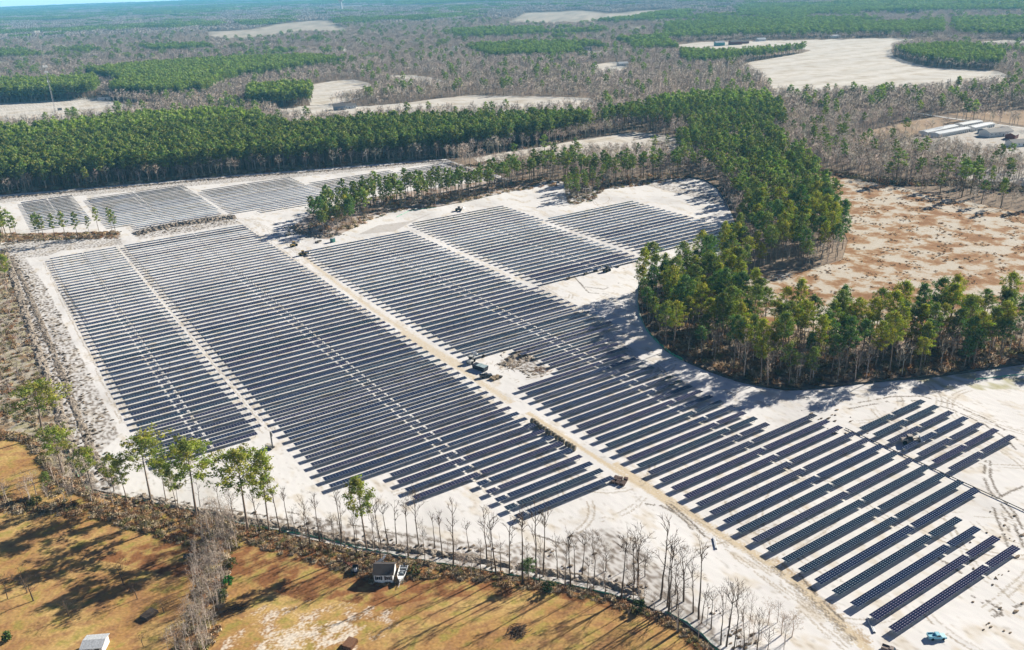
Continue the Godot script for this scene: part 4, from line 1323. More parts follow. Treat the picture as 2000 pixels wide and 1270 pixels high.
func scatter(poly: PackedVector2Array, gap: float, share: float, pl: float, ph: float, bl: float, bh: float, words: String, r: RandomNumberGenerator, without: Array) -> void:
	var box := bounds(poly)
	var z := box.position.y
	while z < box.end.y:
		var x := box.position.x
		while x < box.end.x:
			var q := Vector2(x + r.randf_range(-0.48, 0.48) * gap, z + r.randf_range(-0.48, 0.48) * gap)
			var dice := r.randf()
			var t := r.randf()
			x += gap
			if not Geometry2D.is_point_in_polygon(q, poly) or not in_view(Vector3(q.x, 6, q.y), 0.07):
				continue
			var inside := false
			for w in without:
				if Geometry2D.is_point_in_polygon(q, w):
					inside = true
					break
			if inside:
				continue
			if dice < share:
				pines.append([q.x, q.y, lerpf(pl, ph, t), words, 1.0])
			else:
				bares.append([q.x, q.y, lerpf(bl, bh, t), words, 1.0])
		z += gap


func plant_zones() -> void:
	var r := RandomNumberGenerator.new()
	r.seed = 404
	for w in woods:
		scatter(w[0], w[1], w[2], w[3], w[4], w[5], w[6], w[7], r, [])


var far_pine := [[], []]       # places, tints: single far trees
var far_bare := [[], []]
var far_pine_patch := [[], []]
var far_bare_patch := [[], []]


func plant_far() -> void:
	var r := RandomNumberGenerator.new()
	r.seed = 77
	var closed := open_ground.duplicate()
	for w in woods:
		closed.append(w[0])
	var boxes := []
	for c in closed:
		boxes.append(bounds(c))
	var mid := atan2(-0.842, 0.539)
	var d := 430.0
	while d < 17500.0:
		var gap := 6.4
		if d > 900.0:
			gap = 8.0
		if d > 1900.0:
			gap = 13.0
		if d > 3600.0:
			gap = 42.0
		if d > 7000.0:
			gap = 58.0
		var t := -deg_to_rad(36.5)
		while t < deg_to_rad(36.5):
			var dd := d + r.randf_range(-0.5, 0.5) * gap
			var tt := t + r.randf_range(-0.5, 0.5) * gap / d
			t += gap / d
			var q := Vector2(dd * cos(mid + tt), dd * sin(mid + tt))
			if not in_view(Vector3(q.x, 10, q.y), 0.03):
				continue
			var shut := false
			if d < 6500.0:
				for i in closed.size():
					if boxes[i].has_point(q) and Geometry2D.is_point_in_polygon(q, closed[i]):
						shut = true
						break
			if shut:
				continue
			var k := land(q.x, q.y)
			if k == 2:
				continue
			var pine := r.randf() < (0.88 if k == 1 else 0.035)
			var g := r.randf_range(0.75, 1.25)
			var turn := Basis(Vector3.UP, r.randf() * TAU)
			if d <= 1500.0:
				if pine:
					pines.append([q.x, q.y, r.randf_range(15, 22), "far wood", 1.15])
				else:
					bares.append([q.x, q.y, r.randf_range(11, 17), "far wood", 1.15])
			elif d <= 3600.0:
				var w := 1.25 if d < 1900.0 else 2.0
				if pine:
					far_pine[0].append(Transform3D(turn.scaled(Vector3(w, r.randf_range(0.75, 1.05), w)), Vector3(q.x, 0, q.y)))
					far_pine[1].append(Color(g, g, g))
				else:
					far_bare[0].append(Transform3D(turn.scaled(Vector3(w, r.randf_range(0.75, 1.1), w)), Vector3(q.x, 0, q.y)))
					far_bare[1].append(Color(g * r.randf_range(0.95, 1.12), g, g * r.randf_range(0.9, 1.05)))
			else:
				var s := r.randf_range(0.9, 1.1)
				var tr := Transform3D(turn.scaled(Vector3(s, r.randf_range(0.85, 1.2), s)), Vector3(q.x, 0, q.y))
				if pine:
					far_pine_patch[0].append(tr)
					far_pine_patch[1].append(Color(g, g, g))
				else:
					far_bare_patch[0].append(tr)
					far_bare_patch[1].append(Color(g, g, g))
		d += gap


func build_trees() -> void:
	var needles := []
	for t in [Color(1, 1, 1), Color(1.25, 1.15, 0.85), Color(0.8, 0.92, 1.0)]:
		needles.append(leaf_mat("pine needles %.2f" % t.r, t, Color(0.75, 0.85, 0.35)))
	var sunny := leaf_mat("yellow-green needles", Color(1.15, 1.1, 0.95), Color(0.8, 0.88, 0.4))
	var bark := leaf_mat("pine bark", Color.WHITE, Color.BLACK, 0.9)
	var grey_bark := []
	for t in [Color(1, 1, 1), Color(1.1, 1.05, 1.0), Color(0.88, 0.85, 0.82)]:
		grey_bark.append(leaf_mat("grey bark %.2f" % t.r, t, Color.BLACK, 0.9))
	var dark_bark := leaf_mat("dark brown bark", Color(0.55, 0.5, 0.45), Color.BLACK, 0.9)  # darker brown bark for the fence-line and single trees
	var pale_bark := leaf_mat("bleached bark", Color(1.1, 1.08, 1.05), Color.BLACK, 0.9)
	var r := RandomNumberGenerator.new()
	r.seed = 555
	var near := func(p, q): return p[0] * p[0] + p[1] * p[1] < q[0] * q[0] + q[1] * q[1]
	pines.sort_custom(near)
	bares.sort_custom(near)
	var pine_words := {
		"grove": ["tall pine in the grove along the right side of the array", "pines of the right grove"],
		"fence scrub": ["young pine in the scrub along the green silt fence", "young pines along the silt fence"],
		"left thicket": ["small pine in the thicket at the left edge", "small pines of the left thicket"],
		"pale thicket": ["small pine in the pale thicket", "small pines of the pale thicket"],
		"strip": ["pine in the row across the middle above the sand", "pines of the middle row"],
		"island": ["pine on the brown island between the far blocks and the array", "pines of the island"],
		"house trees": ["pine near the house right of the cut-over ground", "pines by the right house"],
		"left edge": ["pine at the left edge below the far left block", "pines at the left edge"],
		"plantation": ["pine in the even plantation behind the array", "pines of the plantation"],
		"grey wood": ["pine among the grey bare wood on the right", "pines in the grey wood"],
		"far wood": ["pine in the mixed woods beyond the farm", "pines of the far woods"],
	}
	var bare_words := {
		"grove": ["bare tree among the pines of the right grove", "bare trees of the right grove"],
		"fence scrub": ["low bare sapling in the scrub along the green silt fence", "saplings along the silt fence"],
		"fence line": ["thin bare tree in the close line along the green silt fence", "thin trees along the silt fence"],
		"left thicket": ["pale bare tree in the thicket at the left edge", "bare trees of the left thicket"],
		"pale thicket": ["pale bare tree in the narrow thicket crossing the lawn", "bare trees of the pale thicket"],
		"strip": ["bare sapling under the pine row across the middle", "saplings under the middle pine row"],
		"island": ["bare sapling under the pines of the brown island", "saplings of the pine island"],
		"house trees": ["bare tree near the house right of the cut-over ground", "bare trees by the right house"],
		"left edge": ["bare tree at the left edge below the far left block", "bare trees at the left edge"],
		"plantation": ["bare tree at the edge of the pine plantation", "bare trees of the plantation"],
		"grey wood": ["grey bare tree in the wood right of the pine grove", "bare trees of the grey wood"],
		"far wood": ["bare tree in the mixed woods beyond the farm", "bare trees of the far woods"],
	}
	# the foremost pines of the grove get a place of their own in the row along its fence
	var foot := along(pv([250.3,-279,233.4,-256.4,228.1,-244,224.2,-231.1,223.4,-222.9,224.1,-210.9,226.4,-197.2,230.3,-188.3,237.2,-179.9,245.6,-175.2,261,-168.9,273.7,-162.7,288.3,-155.5,302.9,-150.1,324.6,-142.3]), 0.5)
	var front := []
	for p in pines:
		if p[3] == "grove" and front.size() < 60:
			var best := 1e9
			var where := 0
			for i in foot.size():
				var e := foot[i].distance_squared_to(Vector2(p[0], p[1]))
				if e < best:
					best = e
					where = i
			if best < 110.0:
				front.append([where, p])
	front.sort_custom(func(p, q): return p[0] < q[0])
	for i in front.size():
		front[i][1][3] = "%s pine from the left along the fenced near foot of the right grove" % ordinal(i + 1)
		front[i][1].append("grove")
	for kind in 2:
		var list: Array = pines if kind == 0 else bares
		var mid_places := []
		var mid_tints := []
		for i in 4:
			mid_places.append([]); mid_tints.append([])
		for i in list.size():
			var p: Array = list[i]
			var at := Vector3(p[0], 0, p[1])
			var turn := r.randf() * TAU
			var g := r.randf_range(0.7, 1.3)
			if i < 300:
				var single: bool = p[3].split(" ").size() > 3
				var in_grove: bool = p.size() > 5
				var words: Array = [p[3], "single trees round the farm"] if single else (pine_words[p[3]] if kind == 0 else bare_words[p[3]])
				var o := thing("pine_tree" if kind == 0 else "bare_tree", words[0], "pine tree" if kind == 0 else "bare tree", at, turn, words[1] if not single else ("single pines" if kind == 0 else "bare trees along the fence"))
				var h: float = p[2]
				if kind == 0:
					var m: Array = pine_broad[r.randi_range(0, 1)] if single and p[4] > 1.1 else pine_near[r.randi_range(0, 4)]
					var s := h / 20.0
					o.scale = Vector3(lerpf(s, 1.0, 0.35) * p[4], s, lerpf(s, 1.0, 0.35) * p[4])
					obj("trunk", m[0], bark, o)
					obj("crown", m[1], sunny if single and not in_grove else needles[r.randi_range(0, 2)], o)
				else:
					var in_line: bool = p[3] == "fence line" or single and h > 8.0
					var m: Array = bare_slim[r.randi_range(0, 5)] if in_line and r.randf() < 0.86 else bare_near[r.randi_range(0, 5)]
					var s := h / 15.0
					var w: float = lerpf(s, 1.0, 0.25) * p[4] * (1.15 if single and h > 8 else 0.85 if p[3] == "fence line" else 1.0)
					o.scale = Vector3(w, s, w)
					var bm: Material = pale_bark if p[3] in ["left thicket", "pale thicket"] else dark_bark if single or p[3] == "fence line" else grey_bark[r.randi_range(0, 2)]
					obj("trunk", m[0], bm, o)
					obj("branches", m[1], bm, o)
				continue
			var d := sqrt(p[0] * p[0] + p[1] * p[1])
			var which := r.randi_range(0, 3) if kind == 0 else r.randi_range(0, 2)
			var s: float = p[2] / (20.0 if kind == 0 else 15.0)
			var wide: float = s * p[4] * r.randf_range(0.9, 1.2)
			var tr := Transform3D(Basis(Vector3.UP, turn).scaled(Vector3(wide, s, wide)), at)
			if d > 950.0:
				(far_pine if kind == 0 else far_bare)[0].append(tr)
				(far_pine if kind == 0 else far_bare)[1].append(Color(g * r.randf_range(0.95, 1.1), g, g * r.randf_range(0.85, 1.05)))
			else:
				mid_places[which].append(tr)
				mid_tints[which].append(Color(g * r.randf_range(0.92, 1.12), g, g * r.randf_range(0.85, 1.05)))
		for i in (4 if kind == 0 else 3):
			if kind == 0:
				stuff("pine_forest", pine_mid[i], needles[0], mid_places[i], mid_tints[i], "pine wood of tall straight trees behind and beside the solar array", "pine forest")
			else:
				stuff("bare_forest", bare_mid[i], grey_bark[0], mid_places[i], mid_tints[i], "grey leafless wood beside the array and behind the fields", "bare forest")
	print("pines ", pines.size(), " bares ", bares.size(), " far ", far_pine[0].size(), " ", far_bare[0].size(), " patches ", far_pine_patch[0].size(), " ", far_bare_patch[0].size())
	stuff("pine_forest", pine_far, needles[0], far_pine[0], far_pine[1], "distant pine woods dotted over the plain", "pine forest")
	stuff("bare_forest", bare_far, grey_bark[0], far_bare[0], far_bare[1], "distant pinkish grey leafless woods over the plain", "bare forest")
	stuff("pine_forest", patch_pine, needles[0], far_pine_patch[0], far_pine_patch[1], "blue-green pine woods near the horizon", "pine forest")
	stuff("bare_forest", patch_bare, grey_bark[0], far_bare_patch[0], far_bare_patch[1], "pale leafless woods near the horizon", "bare forest")


func make_undergrowth() -> void:
	var r := RandomNumberGenerator.new()
	r.seed = 808
	var places := []
	var tints := []
	var browns := [Color(0.46, 0.29, 0.17), Color(0.52, 0.38, 0.23), Color(0.34, 0.19, 0.10), Color(0.26, 0.24, 0.10), Color(0.58, 0.49, 0.35), Color(0.44, 0.36, 0.28)]
	var gate := noise(818, 0.06, 3)
	# [area, how many to try, size low, size high, first colour, last colour]
	var areas := [
		[pv([43.7,-217.5,66.5,-185.8,82.1,-167.6,95,-152.7,107.8,-136.7,117.6,-117.4,118,-102.8,115.2,-104.8,114.6,-117.8,105.4,-133.7,92.6,-149,79.4,-162.9,64.7,-168.9,56.9,-184.1,40.9,-208.2,26.1,-228.3,8.9,-250.2,8.1,-264.4,18.2,-254.2,28.6,-239.2]), 1900, 0.25, 0.75, 0, 5],
		[pv([0.1,-597.4,9.2,-584.6,8,-501.2,7.3,-398,7.8,-332.5,9.3,-284.1,10.2,-262.8,1.8,-260.3,-5.3,-274.1,2.3,-283.4,2.3,-303.8,-5.2,-327.4,-14.5,-334.3]), 800, 0.4, 1.2, 1, 5],
		[pv([9.6,-254.7,26,-227.8,32.6,-214.2,30.6,-211.9,8.5,-247.3,-18.1,-269.8,-17.3,-282.9,-0.8,-262.2]), 420, 0.3, 1.0, 0, 5],
		[pv([-14.7,-330.7,-1.4,-314.5,3,-279.8,10.4,-262,8.9,-259.6,1,-278.3,-2.7,-309.2,-15,-324.5]), 260, 0.4, 1.2, 0, 5],
		[pv([41,-223.7,43.2,-216,35.4,-199,28.8,-181.8,22.1,-169.7,15.2,-174.6,24.7,-194,30.9,-215.9]), 260, 0.4, 1.1, 2, 5],
		[pv([250.9,-278.5,226.8,-237,225.9,-211.3,228.5,-196.7,236,-182.4,264,-171.1,290.4,-156.7,327.8,-144,361.1,-161.4,358.5,-182.3,318.7,-190.6,287.1,-207.8,276.9,-226.5,286.8,-248.7,321.6,-278.8,278.7,-292.9]), 2000, 0.5, 1.6, 0, 5],
		[pv([181.1,-522.7,178.1,-485.4,204.8,-499.7,235.3,-517.9,270.6,-509.9,333.8,-515.8,376.4,-505.1,386.7,-474.1,458,-461,477.4,-480.9,422,-505.1,356.8,-550.7,290,-545.2,250.5,-566.7,204.5,-551.2]), 900, 0.5, 1.4, 0, 5],
		[pv([377.3,-508.9,388.7,-476.6,361.9,-454.8,339.7,-454.8]), 200, 0.6, 1.4, 2, 5],
		[clearcut, 6000, 0.15, 0.6, 0, 1],
		[pv([21,-774,129,-737,253,-696,358,-660,457,-651,521,-663,536,-682,471,-671,368,-677,260,-713,132,-755,22,-792]), 700, 0.8, 2.2, 2, 5],
		[pv([2.9,-646.7,27.7,-621.5,76.1,-590.8,72.8,-572.1,26.1,-604.6,1.2,-616.2]), 500, 0.5, 1.2, 0, 4],
		[pv([561,-451,559.4,-380.7,595.6,-334.8,616.3,-294.9,595.8,-284.2,580.9,-325.9,549.9,-353,547,-431.4]), 700, 0.8, 2.0, 2, 5],
		[pv([352,-621,378.2,-583.2,435,-620,402,-620,369,-625]), 200, 0.5, 1.3, 0, 4],
		[pv([138,-1233,255,-1217,279,-1107,195,-1053,116,-1071]), 300, 0.8, 2.0, 0, 5],
	]
	for e in areas:
		var box := bounds(e[0])
		var made := 0
		for i in e[1] * 60:
			if made >= e[1]:
				break
			var q := Vector2(r.randf_range(box.position.x, box.end.x), r.randf_range(box.position.y, box.end.y))
			if not Geometry2D.is_point_in_polygon(q, e[0]) or not in_view(Vector3(q.x, 0, q.y), 0.03):
				continue
			made += 1
			if e[1] == 6000 and gate.get_noise_2d(q.x, q.y) < 0.12:
				continue
			var s := r.randf_range(e[2], e[3])
			places.append(Transform3D(Basis(Vector3.UP, r.randf() * TAU).scaled(Vector3(s * 1.3, s * r.randf_range(0.6, 1.1), s * 1.3)), Vector3(q.x, -0.1, q.y)))
			var c: Color = browns[r.randi_range(e[4], e[5])]
			var g := r.randf_range(0.75, 1.3)
			tints.append(Color(c.r * g, c.g * g, c.b * g))
	stuff("undergrowth", shrub, leaf_mat("dry brush", Color.WHITE, Color(0.2, 0.16, 0.1), 0.9), places, tints, "brown and olive brush under the trees and over the cut ground", "undergrowth")


# ---------------------------------------------------------------- houses and sheds

func house(called: String, label: String, category: String, at: Vector3, turn: float, s: Vector3, rise: float, wall: Material, roof: Material, windows: int, doors: int, group := "", eave := 0.35) -> Node3D:   # ridge along local x, front at +z
	var o := thing(called, label, category, at, turn, group)
	var w := MB.new()
	var x := s.x * 0.5
	var z := s.z * 0.5
	var h := s.y
	var b0 := [Vector3(-x, -0.2, z), Vector3(x, -0.2, z), Vector3(x, -0.2, -z), Vector3(-x, -0.2, -z)]
	for i in 4:
		var a: Vector3 = b0[i]
		var b: Vector3 = b0[(i + 1) % 4]
		w.quad(a, Vector3(a.x, h, a.z), Vector3(b.x, h, b.z), b)
	w.tri(Vector3(x, h, z), Vector3(x, h + rise, 0), Vector3(x, h, -z))
	w.tri(Vector3(-x, h, -z), Vector3(-x, h + rise, 0), Vector3(-x, h, z))
	obj("wall", w.mesh(), wall, o)
	var r := MB.new()
	var slope := Vector2(z, rise).normalized()
	for side in [1.0, -1.0]:
		var l := Vector2(z, rise).length() + eave
		var ang := atan2(rise, z)
		var t := Transform3D(Basis(Vector3.RIGHT, ang * side), Vector3(0, h + rise + 0.05, 0))
		r.box(t * Transform3D(Basis.IDENTITY, Vector3(0, 0, side * l * 0.5)), Vector3(s.x + eave * 2.0, 0.12, l))
	obj("roof", r.mesh(), roof, o)
	var frame := mat("window frame", lin(0.7, 0.7, 0.68), 0.6, 0.0, 0.0)
	var pane := mat("dark window glass", lin(0.02, 0.025, 0.035), 0.08, 0.0, 0.0)
	var n := windows + doors
	for i in n:
		var px := -x + s.x * (i + 0.5) / n
		var door := doors > 0 and i == n / 2 or windows == 0
		if door:
			var b := MB.new()
			b.box(Transform3D(Basis.IDENTITY, Vector3(px, 1.0, z + 0.03)), Vector3(minf(1.0, s.x / n * 0.7), 2.0, 0.08))
			obj("door", b.mesh(), mat("dark door", lin(0.09, 0.10, 0.11), 0.5), o)
		else:
			var f := MB.new()
			var ww := minf(1.1, s.x / n * 0.6)
			for e in [[-ww * 0.5, 0.0, 0.1, 1.2], [ww * 0.5, 0.0, 0.1, 1.2], [0.0, -0.55, ww, 0.1], [0.0, 0.55, ww, 0.1], [0.0, 0.0, 0.05, 1.1]]:
				f.box(Transform3D(Basis.IDENTITY, Vector3(px + e[0], h * 0.56 + e[1], z + 0.04)), Vector3(e[2], e[3], 0.08))
			var fr := obj("window", f.mesh(), frame, o)
			var g := MB.new()
			g.box(Transform3D(Basis.IDENTITY, Vector3(px, h * 0.56, z + 0.02)), Vector3(ww - 0.1, 1.05, 0.04))
			obj("pane", g.mesh(), pane, fr)
	return o


func make_buildings() -> void:
	var white := mat("white siding", lin(0.84, 0.84, 0.82), 0.6, 0.0, 0.5)
	var grey_roof := mat("grey roof shingles", lin(0.20, 0.19, 0.185), 0.85, 0.0, 0.7)
	var dark_roof := mat("dark brown shingles", lin(0.075, 0.06, 0.055), 0.85, 0.0, 0.7)
	var pale_roof := mat("pale metal roof", lin(0.66, 0.68, 0.69), 0.4, 0.2, 0.3)
	var blue_grey := mat("blue-grey siding", lin(0.20, 0.25, 0.34), 0.6, 0.0, 0.5)
	var red := mat("barn red boards", lin(0.20, 0.05, 0.04), 0.8, 0.0, 0.5)
	# the white shed at the lawn's edge
	var shed := house("garden_shed", "small white shed with dark shingle roof and two shuttered windows on the lawn", "shed", Vector3(67.8, 0, -171.4), -0.62, Vector3(4.9, 2.7, 4.8), 1.35, white, dark_roof, 2, 0)
	var shut := mat("black shutters", lin(0.03, 0.032, 0.04), 0.6, 0.0, 0.0)
	for px in [-1.95, -0.5, 0.5, 1.95]:
		var b := MB.new()
		b.box(Transform3D(Basis.IDENTITY, Vector3(px, 1.51, 2.45)), Vector3(0.42, 1.2, 0.06))
		obj("shutter", b.mesh(), shut, shed)
	house("garden_shed", "white roofed shed cut by the bottom edge below the lawn", "shed", Vector3(0.4,0,-187.5), -0.5, Vector3(4.6, 2.2, 4.2), 0.5, white, pale_roof, 1, 1)
	# the storage units
	var units := [[Vector3(745.2,0,-448.8), Vector3(797.2,0,-450.5), 14, "nearest-left long white storage building with dark doors"], [Vector3(745.1,0,-437.7), Vector3(792.4,0,-435.7), 16, "longest white storage building, nearest to the gravel yard"], [Vector3(805.4,0,-450.6), Vector3(837.4,0,-449.9), 9, "short white storage building behind, at the far left of the four"], [Vector3(798.1,0,-434.9), Vector3(832.7,0,-435.6), 10, "short white storage building at the far right of the four"]]
	for u in units:
		var a: Vector3 = u[0]
		var b: Vector3 = u[1]
		var d := (b - a).normalized()
		var back := Vector3(d.z, 0, -d.x)
		if back.dot(a) < 0.0:
			back = -back
		var l := a.distance_to(b)
		var turn := atan2(-back.x, -back.z)
		house("storage_building", u[3], "storage units", (a + b) * 0.5 + back * 4.5, turn, Vector3(l, 3.2, 9.0), 0.8, white, pale_roof, 0, u[2], "storage buildings on the right")
	house("country_house", "pale roofed house among pines right of the cut-over ground", "house", Vector3(628.3,0,-343.3), 0.5, Vector3(15, 3.2, 10), 2.6, white, pale_roof, 4, 1)
	house("country_house", "long house with grey-white roof beside the storage units", "house", Vector3(790.6,0,-411.1), -0.3, Vector3(26, 4.0, 13), 2.2, white, grey_roof, 5, 1)
	house("country_house", "white house with dark roof below the storage units at the right edge", "house", Vector3(756.0,0,-373.5), -0.4, Vector3(17, 3.2, 9), 2.2, white, grey_roof, 3, 1)
	house("barn", "small red barn right of the long grey-roofed house", "barn", Vector3(785.3,0,-394.0), 0.2, Vector3(10, 3.5, 8), 1.6, red, grey_roof, 0, 2)
	house("barn", "small dark shed left of the long grey-roofed house", "barn", Vector3(795.8,0,-425.3), 0.1, Vector3(9, 3.0, 7), 1.2, blue_grey, grey_roof, 0, 2)
	house("barn", "white roofed building cut by the right edge beside the brown hedge", "barn", Vector3(617.0,0,-294.2), 0.2, Vector3(14, 3.5, 9), 1.6, white, pale_roof, 1, 1)
	house("country_house", "blue-grey farmhouse in the central clearing behind the pine plantation", "house", Vector3(415.2,0,-1036.0), -0.35, Vector3(15, 4.5, 10), 3.2, blue_grey, grey_roof, 3, 1)
	house("country_house", "white wing beside the blue-grey farmhouse in the central clearing", "house", Vector3(430.2,0,-1040.1), -0.35, Vector3(17, 3.4, 10), 2.4, white, grey_roof, 4, 1)
	house("country_house", "dark house in tree shade at the right end of the left pale field", "house", Vector3(200.4,0,-1412.6), -0.3, Vector3(18, 4.0, 11), 2.6, white, dark_roof, 3, 1)
	house("barn", "teal roofed barn of the farm on the large pale field", "barn", Vector3(1433.5,0,-1369.4), -0.5, Vector3(20, 6.5, 14), 3.0, mat("teal boards", lin(0.10, 0.36, 0.36), 0.6), pale_roof, 0, 2)
	house("barn", "dark red barn right of the teal barn on the large field", "barn", Vector3(1472.8,0,-1360.4), -0.4, Vector3(26, 6.0, 14), 3.2, red, dark_roof, 0, 3)
	house("barn", "long low red shed right of the dark red barn on the field", "barn", Vector3(1502.4,0,-1368.6), -0.4, Vector3(30, 4.0, 10), 1.8, red, dark_roof, 0, 3)
	house("country_house", "white house among trees above the middle of the picture", "house", Vector3(1011.2,0,-1192.1), -0.3, Vector3(18, 4.0, 11), 2.5, white, pale_roof, 3, 1)
	house("country_house", "white house in the small far clearing left of the grey woods", "house", Vector3(1197.8,0,-1532.9), -0.3, Vector3(20, 4.5, 12), 2.5, white, grey_roof, 3, 1)
	house("country_house", "white farmhouse on the thin pale field far behind the plantation", "house", Vector3(1033.6,0,-1813.6), -0.3, Vector3(24, 5.0, 13), 3.0, white, grey_roof, 3, 1)
	house("country_house", "long white farm building beyond the second plantation, on its left", "house", Vector3(751.8,0,-2377.5), -0.25, Vector3(40, 5.0, 14), 2.6, white, pale_roof, 4, 1)
	house("country_house", "white house under trees at the far edge of the large field", "house", Vector3(1582.1,0,-1385.3), -0.4, Vector3(20, 4.5, 12), 2.6, white, pale_roof, 3, 1)
	house("country_house", "white bungalow right of the houses at the far field edge", "house", Vector3(1738.4,0,-1306.6), -0.4, Vector3(24, 4.5, 12), 2.4, white, pale_roof, 3, 1)
	# the white water tower near the horizon
	var wt := thing("water_tower", "white water tower near the horizon left of the middle", "water tower", Vector3(2262.0,0,-5434.5))
	var b := MB.new()
	b.tube(Vector3(0, -1, 0), Vector3(0, 62, 0), 9, 7, 12)
	obj("shaft", b.mesh(), mat("white tank paint", lin(0.75, 0.75, 0.74), 0.5, 0.0, 0.02), wt)
	var sp := SphereMesh.new()
	sp.radius = 19
	sp.height = 30
	sp.radial_segments = 20
	sp.rings = 10
	var tank := obj("tank", sp, mat("white tank paint", Color.WHITE), wt)
	tank.position.y = 70


func make_tower() -> void:
	var o := thing("lattice_mast", "tall guyed lattice mast with antennas on the left pale field", "radio mast", Vector3(123.7,0,-1326.0))
	var h := 0.0
	# height read from where its top stands
	for k in range(60, 200):
		if project(o.position + Vector3(0, k, 0)).y < 60.0 / 1270.0:
			h = k
			break
	var grey := mat("mast steel", lin(0.32, 0.31, 0.31), 0.6, 0.2, 0.0)
	var m := MB.new()
	var r := 0.85
	for i in 3:
		var a := TAU * i / 3
		var a2 := TAU * (i + 1) / 3
		m.tube(Vector3(cos(a) * r, 0, sin(a) * r), Vector3(cos(a) * r, h, sin(a) * r), 0.14, 0.12, 5)
		var y := 0.0
		while y < h - 2.0:
			m.tube(Vector3(cos(a) * r, y, sin(a) * r), Vector3(cos(a2) * r, y + 2.0, sin(a2) * r), 0.07, 0.07, 3)
			m.tube(Vector3(cos(a2) * r, y, sin(a2) * r), Vector3(cos(a) * r, y + 2.0, sin(a) * r), 0.07, 0.07, 3)
			y += 2.0
	obj("mast", m.mesh(), grey, o)
	for e in [[0.985, 9, 3.0], [0.56, 9, 2.6], [0.49, 6, 2.0], [0.37, 3, 1.8]]:
		var b := MB.new()
		for i in e[1]:
			var a: float = TAU * i / e[1]
			var p := Vector3(cos(a) * e[2], h * e[0], sin(a) * e[2])
			b.box(Transform3D(Basis(Vector3.UP, -a), p), Vector3(0.35, 2.4, 0.5))
			b.tube(Vector3(0, h * e[0], 0), p, 0.08, 0.08, 4)
		obj("antenna_array", b.mesh(), mat("antenna white", lin(0.7, 0.7, 0.7), 0.5, 0.0, 0.0), o)
	for i in 3:
		for lev in [0.5, 0.95]:
			var a := TAU * i / 3 + 0.4
			var g := MB.new()
			g.tube(Vector3(0, h * lev, 0), Vector3(cos(a) * h * 0.4, 0, sin(a) * h * 0.4), 0.03, 0.03, 3)
			obj("guy_wire", g.mesh(), grey, o)
	var hut := MB.new()
	hut.box(Transform3D(Basis.IDENTITY, Vector3(6, 1.3, 1)), Vector3(5, 3, 3.4))
	hut.box(Transform3D(Basis.IDENTITY, Vector3(6, 2.85, 1)), Vector3(5.4, 0.2, 3.8))
	tag(obj("equipment_hut", hut.mesh(), mat("hut concrete", lin(0.25, 0.24, 0.23), 0.8)), "small dark equipment hut at the foot of the lattice mast", "hut")
	get_node("equipment_hut").position = o.position


# ---------------------------------------------------------------- things on the lawn

func evergreen(label: String, at: Vector3, h: float, w: float, c: Color, s: int) -> void:
	var r := RandomNumberGenerator.new()
	r.seed = s
	var o := thing("evergreen_shrub", label, "shrub", at, r.randf() * TAU)
	var b := MB.new()
	for i in 3:
		b.tube(Vector3(r.randfn() * 0.1, -0.2, r.randfn() * 0.1), Vector3(r.randfn() * 0.3, h * 0.6, r.randfn() * 0.3), 0.08, 0.03, 4, Color(0.18, 0.13, 0.1))
	obj("trunk", b.mesh(), leaf_mat("pine bark", Color.WHITE, Color.BLACK), o)
	b = MB.new()
	for i in 46:
		var d := Vector3(r.randfn(), r.randfn(), r.randfn()).normalized() * r.randf_range(0.55, 0.95)
		var k := r.randf_range(0.7, 1.3)
		tuft(b, Vector3(d.x * w * 0.5, h * 0.52 + d.y * h * 0.45, d.z * w * 0.5), 0.35, 22, 0.3, Color(c.r * k, c.g * k, c.b * k), r)
	obj("crown", b.mesh(), leaf_mat("shrub leaves", Color.WHITE, Color(0.25, 0.3, 0.1)), o)


